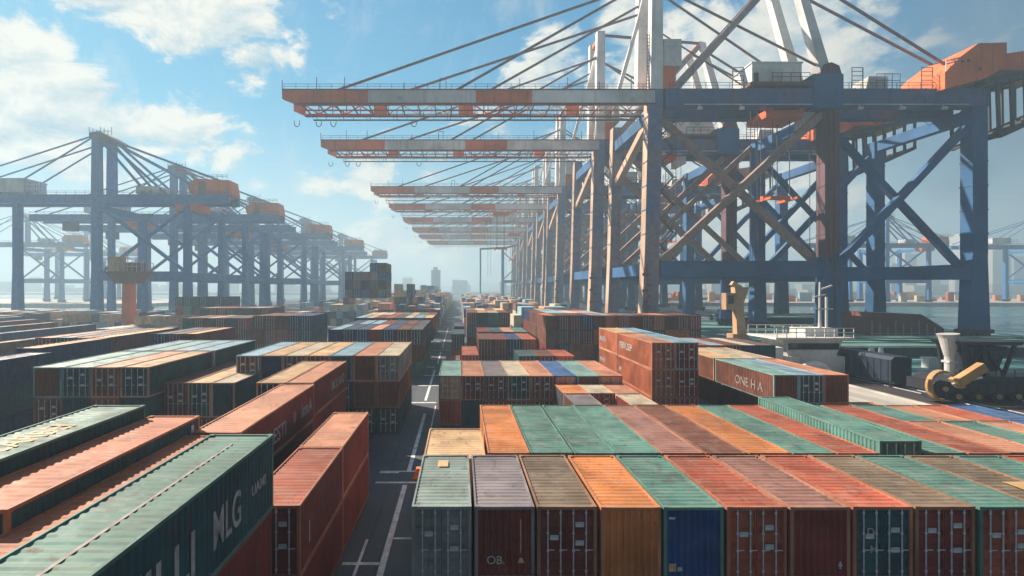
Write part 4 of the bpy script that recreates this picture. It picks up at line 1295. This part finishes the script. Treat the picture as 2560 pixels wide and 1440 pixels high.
# mobile harbour machine with a yellow arm and cable reel
r = empty('harbour_machine', (67.0, 66, 0))
b = MB(); b.box(-5.2, 9.6, 0, 6, 1.1, 2.6); b.prism([(-4.8, 2.6), (9.4, 2.6), (8.6, 3.5), (-3.6, 3.5)], .3, 5.7)
for k in range(12):
    b.box(-4.8 + k * 1.2, -4.6 + k * 1.2, -.09, 0, 1.2, 2.5)
railing(b, -3.4, 8.6, .35, 3.5, 1.0, 1.2, .07)
b.build('chassis', M['dark'], r)
for x in (-3.8, -1.3, 1.3, 3.8, 6.3, 8.6):
    b = MB(); b.tube([(x, -.12, .8), (x, .9, .8)], .8, 18); wh = b.build('wheel', M['rubber'], r)
    b = MB(); b.tube([(x, -.2, .8), (x, -.12, .8)], .38, 12); b.build('rim', M['tan'], wh)
b = MB()
for (xa, xb) in ((-1.3, -1.9), (1.0, .9), (3.4, 4.9)):
    b.beam((xa, 1.4, 3.5), (xb, 1.4, 7.9), .34, .34); b.beam((xa, 4.8, 3.5), (xb, 4.8, 7.9), .34, .34)
b.beam((-1.3, 1.4, 3.6), (.9, 1.4, 7.8), .2, .2); b.beam((3.4, 1.4, 3.6), (1., 1.4, 7.8), .2, .2)
b.prism([(-2.3, 7.9), (5.4, 7.9), (5.6, 8.4), (-2.6, 8.4)], .9, 5.3)
cabm = b.build('cab_frame', M['dark'], r)
b = MB(); b.prism([(-.6, 4.0), (3.0, 4.0), (4.3, 7.6), (-1.4, 7.6)], 1.7, 4.6); b.build('cab', M['navy'], r)
b = MB(); b.prism([(-.3, 5.4), (1.1, 5.4), (1.2, 7.2), (-.8, 7.2)], 1.62, 1.7); b.prism([(1.5, 5.4), (3.1, 5.4), (3.8, 7.2), (1.6, 7.2)], 1.62, 1.7); b.build('window', M['glass'], cabm)
b = MB(); b.tube([(-2.4, 2.6, 3.5), (-2.4, 2.6, 6.2)], .55, 16); b.tube([(-2.4, 2.6, 6.2), (-2.45, 2.6, 7.3), (-2.6, 2.6, 8.9), (-2.65, 2.6, 9.4)], .6, 18, r2=1.2)
b.box(-3.0, -1.8, 2.0, 3.2, 5.2, 5.5)
b.build('exhaust_stack', M['house'], r)
b = MB(); b.beam((-4.7, -.8, 2.9), (-1.4, -.8, 5.2), .9, 1.2); b.beam((-4.9, -.8, 2.75), (-4.5, -.8, 3.05), 1.1, 1.5)
b.build('arm', M['yellow'], r)
b = MB(); b.tube([(-6.3, -.7, 2.1), (-4.6, -.8, 2.9)], .22, 8); b.tube([(-3.4, -.8, 3.2), (-.6, .2, 3.4)], .16, 8); b.build('hydraulic_ram', M['rod'], r)
b = MB()
n = 15
for k in range(n - 1):
    a0, a1 = R(62) + R(215) * k / (n - 1), R(62) + R(215) * (k + 1) / (n - 1) + .02
    b.beam((-6.6 + 1.5 * math.cos(a0), -.7, 2.5 + 2.0 * math.sin(a0)), (-6.6 + 1.5 * math.cos(a1), -.7, 2.5 + 2.0 * math.sin(a1)), .75, .34)
b.build('guard_arc', M['yellow'], r)
b = MB(); b.tube([(-6.4, -1.0, 2.1), (-6.4, -.9, 2.1)], 1.1, 24); b.tube([(-6.4, -.9, 2.1), (-6.4, -.5, 2.1)], .7, 20); b.tube([(-6.4, -.5, 2.1), (-6.4, -.4, 2.1)], 1.1, 24)
for k in range(8):
    a = math.pi * k / 4
    b.beam((-6.4 + .3 * math.cos(a), -1.06, 2.1 + .3 * math.sin(a)), (-6.4 + 1.05 * math.cos(a), -1.06, 2.1 + 1.05 * math.sin(a)), .08, .1)
rl = b.build('cable_reel', M['dark'], r)
b = MB(); b.tube([(-6.4, -1.2, 2.1), (-6.4, -1.0, 2.1)], .34, 16); b.build('hub', M['tan'], rl)
b = MB(); b.box(-7.2, -5.4, -.3, 1.0, 0.4, 1.1); b.beam((-6.4, .2, 1.0), (-6.4, .2, 2.1), .4, .4); b.box(-5.6, -5.0, .2, .8, .5, 1.5); b.build('reel_stand', M['dark'], r)
r.scale = (1, 1, .9)
tag(r, 'dark wheeled harbour machine with yellow arm, cable reel and white stack', 'machine')

# pedestal cranes
def pedestal(loc, scale, mat, lab):
    r = empty('pedestal_crane', loc)
    s = scale
    b = MB(); b.box(-2.6 * s, 2.6 * s, -2 * s, 2 * s, 0, 1.6 * s); b.box(-1.9 * s, 1.9 * s, -1.5 * s, 1.5 * s, 1.6 * s, 2.8 * s); b.build('base', M['orange' if mat == 'orange' else 'tan'], r)
    b = MB(); b.beam((.4 * s, 0, 2.8 * s), (0, 0, 10 * s), 2.2 * s, 2 * s, 1.8 * s, 1.8 * s); b.prism([(-.9 * s, 10 * s), (.9 * s, 10 * s), (2.2 * s, 14 * s), (-1.2 * s, 14 * s)], -1 * s, 1 * s); b.build('column', M[mat], r)
    b = MB(); b.box(-3.4 * s, -1.0 * s, -1.2 * s, 1.1 * s, 8.6 * s, 12.6 * s); cb = b.build('cab', M[mat], r)
    b = MB(); b.box(-2.9 * s, -1.6 * s, -1.26 * s, -1.18 * s, 10 * s, 12 * s); b.build('window', M['glass'], cb)
    b = MB(); b.beam((1 * s, 0, 13.4 * s), (-1.5 * s, 0, 15 * s), 1.2 * s, 1 * s); b.build('jib', M[mat], r)
    return tag(r, lab, 'crane')

pedestal((70.5, 132, 0), 1.05, 'tan', 'tan pedestal crane with a side cab between the two nearest blue legs')
# platform tower at left
r = empty('platform_tower', (-112, 176, 0))
b = MB(); b.beam((0, 0, 0), (0, 0, 19), 3.2, 3.2, 2.8, 2.8); b.build('post', M['orange'], r)
b = MB(); b.prism([(-3, 16), (3, 16), (6, 19.5), (-6, 19.5)], -3, 3); b.box(-6.4, 6.4, -3.6, 3.6, 19.5, 20); pl = b.build('platform', M['oxide'], r)
b = MB(); railing(b, -6.2, 6.2, -3.4, 20, 3, 1.4, .18); railing(b, -6.2, 6.2, 3.4, 20, 3, 1.4, .18); b.build('railing', M['letter'], r)
b = MB(); b.box(-5.6, -2.2, -2, 2, 20, 25); b.build('cabin', M['yellow'], r)
b = MB(); b.box(.6, 4.6, -2.4, 2.2, 20, 23); b.build('cabinet', M['oxide'], r)
b = MB()
for x in (-1, .2, 3, 5.4):
    b.beam((x, -1, 20), (x, -1, 26.5 - abs(x) * .5), .2, .2)
b.build('antenna', M['letter'], r)
tag(r, 'orange post carrying a cluttered platform with cabins at left', 'tower')

# low dark shed, posts, small quay things
r = empty('dark_shed', (186, 200, 0))
r.location = (140, 160, 0)
b = MB(); b.prism([(-14, 0), (9, 0), (9, 2), (2, 6.4), (-14, 7)], 0, 12); b.build('roof', M['oxide'], r)
b = MB()
for k in range(9):
    b.beam((-14 + k * 2.4, -1, 0), (-14 + k * 2.4, -1, 4.5 - (k % 3)), .25, .25)
b.beam((-14.2, -1, .6), (5.4, -1, .6), .16, .16)
b.build('post_row', M['letter'], r)
tag(r, 'low dark brown shed with white posts beyond the green apron', 'shed')


M['green_roof'] = paint('green_roof', (.10, .26, .235), rust=.2, streak=.2, dust=.25, scale=.25)
M['green_wall'] = paint('green_wall', (.022, .055, .065), rust=.3, streak=.4, scale=.3)


def low_shed(x0, x1, y0, y1, h, lab):
    r = empty('quay_shed', ((x0 + x1) / 2, y0, 0)); hw = (x1 - x0) / 2; d = y1 - y0
    b = MB(); b.box(-hw, hw, 0, d, .01, h - .4)
    for k in range(int(2 * hw / 4)):
        b.box(-hw + 1 + k * 4, -hw + 1.25 + k * 4, -.12, 0, .02, h - .4)
    b.build('wall', M['green_wall'], r)
    b = MB(); b.prism([(-hw - .5, h - .4), (hw + .5, h - .4), (hw + .5, h), (-hw - .5, h)], -.6, d + .6)
    for y in (d * .25, d * .5, d * .75):
        b.box(-hw - .4, hw + .4, y, y + .35, h, h + .22)
    b.build('roof', M['green_roof'], r)
    b = MB(); b.box(-hw - .5, hw + .5, -.75, -.62, h - .3, h + .12); b.box(-hw - .5, hw + .5, d + .62, d + .75, h - .3, h + .12); b.build('gutter', M['house'], r)
    tag(r, lab, 'shed', 'long low green quay sheds')
low_shed(76, 169, 109, 129, 2.4, 'long low green roofed shed nearest the dark harbour machine')
low_shed(112, 170, 206.5, 233, 3.0, 'long low green roofed shed beyond the nearest blue crane legs')


def drum(loc, lab, s=1.):
    b = MB(); b.tube([(0, 0, 0), (0, 0, 1.2 * s)], .7 * s, 14, 0); b.tube([(0, 0, 1.2 * s), (0, 0, 2.1 * s), (0, 0, 2.7 * s)], .55 * s, 14, 1, r2=.3 * s)
    o = b.build('mooring_buoy', [M['orange'], M['house']], None, loc)
    return tag(o, lab, 'buoy', 'red and white buoys')
drum((81.5, 103, .02), 'red and white buoy on the green apron, left of the pair', 1.1)
drum((84.0, 103.8, .02), 'white topped small buoy on the green apron, right of the pair', 1.0)
b = MB(); b.box(-1, 1, -.8, .8, 0, 1.7); b.box(-1.1, 1.1, -.9, .9, 1.7, 1.9)
tag(b.build('utility_box', M['house'], None, (85.5, 94.5, .02)), 'pale utility box at the edge of the green apron', 'box')
# orange barrier on the road edge
b = MB(); b.prism([(-.55, 0), (.55, 0), (.40, .25), (.22, .8), (-.22, .8), (-.40, .25)], 0, .5)
tag(b.build('road_barrier', M['orange'], None, (-3.1, 39.4, .0)), 'small orange barrier on the road by the front row', 'barrier')
# ------------------------------------------------------------------ far buildings
def tower(px0, px1, py, d, dep, mat, lab):
    x0, x1 = (px0 - VPX) * d / F_PX, (px1 - VPX) * d / F_PX
    h = CAMZ + (VPY - py) * d / F_PX
    xm = (x0 + x1) / 2; hw = (x1 - x0) / 2
    r = empty('tower_block', (xm, d, 2))
    b = MB(); b.box(-hw, hw, 0, dep, 0, h - 2); b.build('wall', M[mat], r)
    b = MB(); b.box(-hw * .55, hw * .4, dep * .2, dep * .7, h - 2, h + 4); b.box(-hw - .6, hw + .6, -.6, dep + .6, h - 2.8, h - 1.6); b.build('roof', M[mat], r)
    return tag(r, lab, 'building', 'far tower blocks across the water')
tower(2400, 2426, 590, 1300, 30, 'tower_white', 'tallest white tower block seen behind the last blue leg')
tower(2482, 2528, 626, 1300, 30, 'tower_white', 'broad white tower block right of the last blue leg')
tower(2535, 2580, 645, 1320, 30, 'tower_grey', 'grey tower block at the right edge')
tower(2262, 2292, 636, 1340, 30, 'tower_white', 'cream tower block between the right bay braces')
tower(2228, 2256, 664, 1360, 30, 'tower_grey', 'low grey tower block in the right bay')
tower(2320, 2352, 668, 1360, 30, 'tower_tan', 'low tan tower block right of the cream one')
tower(1078, 1100, 676, 900, 24, 'tower_grey', 'hazy square tower above the end of the road')
b = MB()
for i in range(70):
    x = far.uniform(-1500, 520); d = far.uniform(1300, 1900); h = far.choice([12, 18, 22, 30, 42]) * far.uniform(.6, 1.2)
    ww = far.uniform(12, 34)
    b.box(x, x + ww, d, d + 30, 2, 2 + h)
tag(b.build('city_skyline', M['tower_grey']), 'pale hazy skyline along the horizon', 'skyline', kind='stuff')
b = MB()
for i in range(60):
    x = far.uniform(560, 1900); d = far.uniform(1280, 1500); h = far.uniform(8, 24); ww = far.uniform(14, 50)
    b.box(x, x + ww, d, d + 30, 2, 2 + h)
tag(b.build('port_sheds', M['tower_tan']), 'low pale sheds along the far right shore', 'sheds', kind='stuff')

# ------------------------------------------------------------------ air
b = MB(); b.box(-3400, 3400, -140, 4600, -2.7, 126)
hm = bpy.data.materials.new('haze'); hm.use_nodes = True
nt = hm.node_tree; nt.nodes.clear()
out = nt.nodes.new('ShaderNodeOutputMaterial'); pv = nt.nodes.new('ShaderNodeVolumePrincipled')
pv.inputs['Color'].default_value = (.60, .84, 1., 1); pv.inputs['Density'].default_value = .00085; pv.inputs['Anisotropy'].default_value = .22
nt.links.new(pv.outputs[0], out.inputs['Volume'])
hz = b.build('haze', hm)
tag(hz, 'pale blue sea haze over the port', 'haze', kind='stuff')

sc = bpy.context.scene
sc.view_settings.view_transform = 'Standard'
sc.view_settings.look = 'None'
sc.view_settings.exposure = 1.05
sc.view_settings.gamma = 1
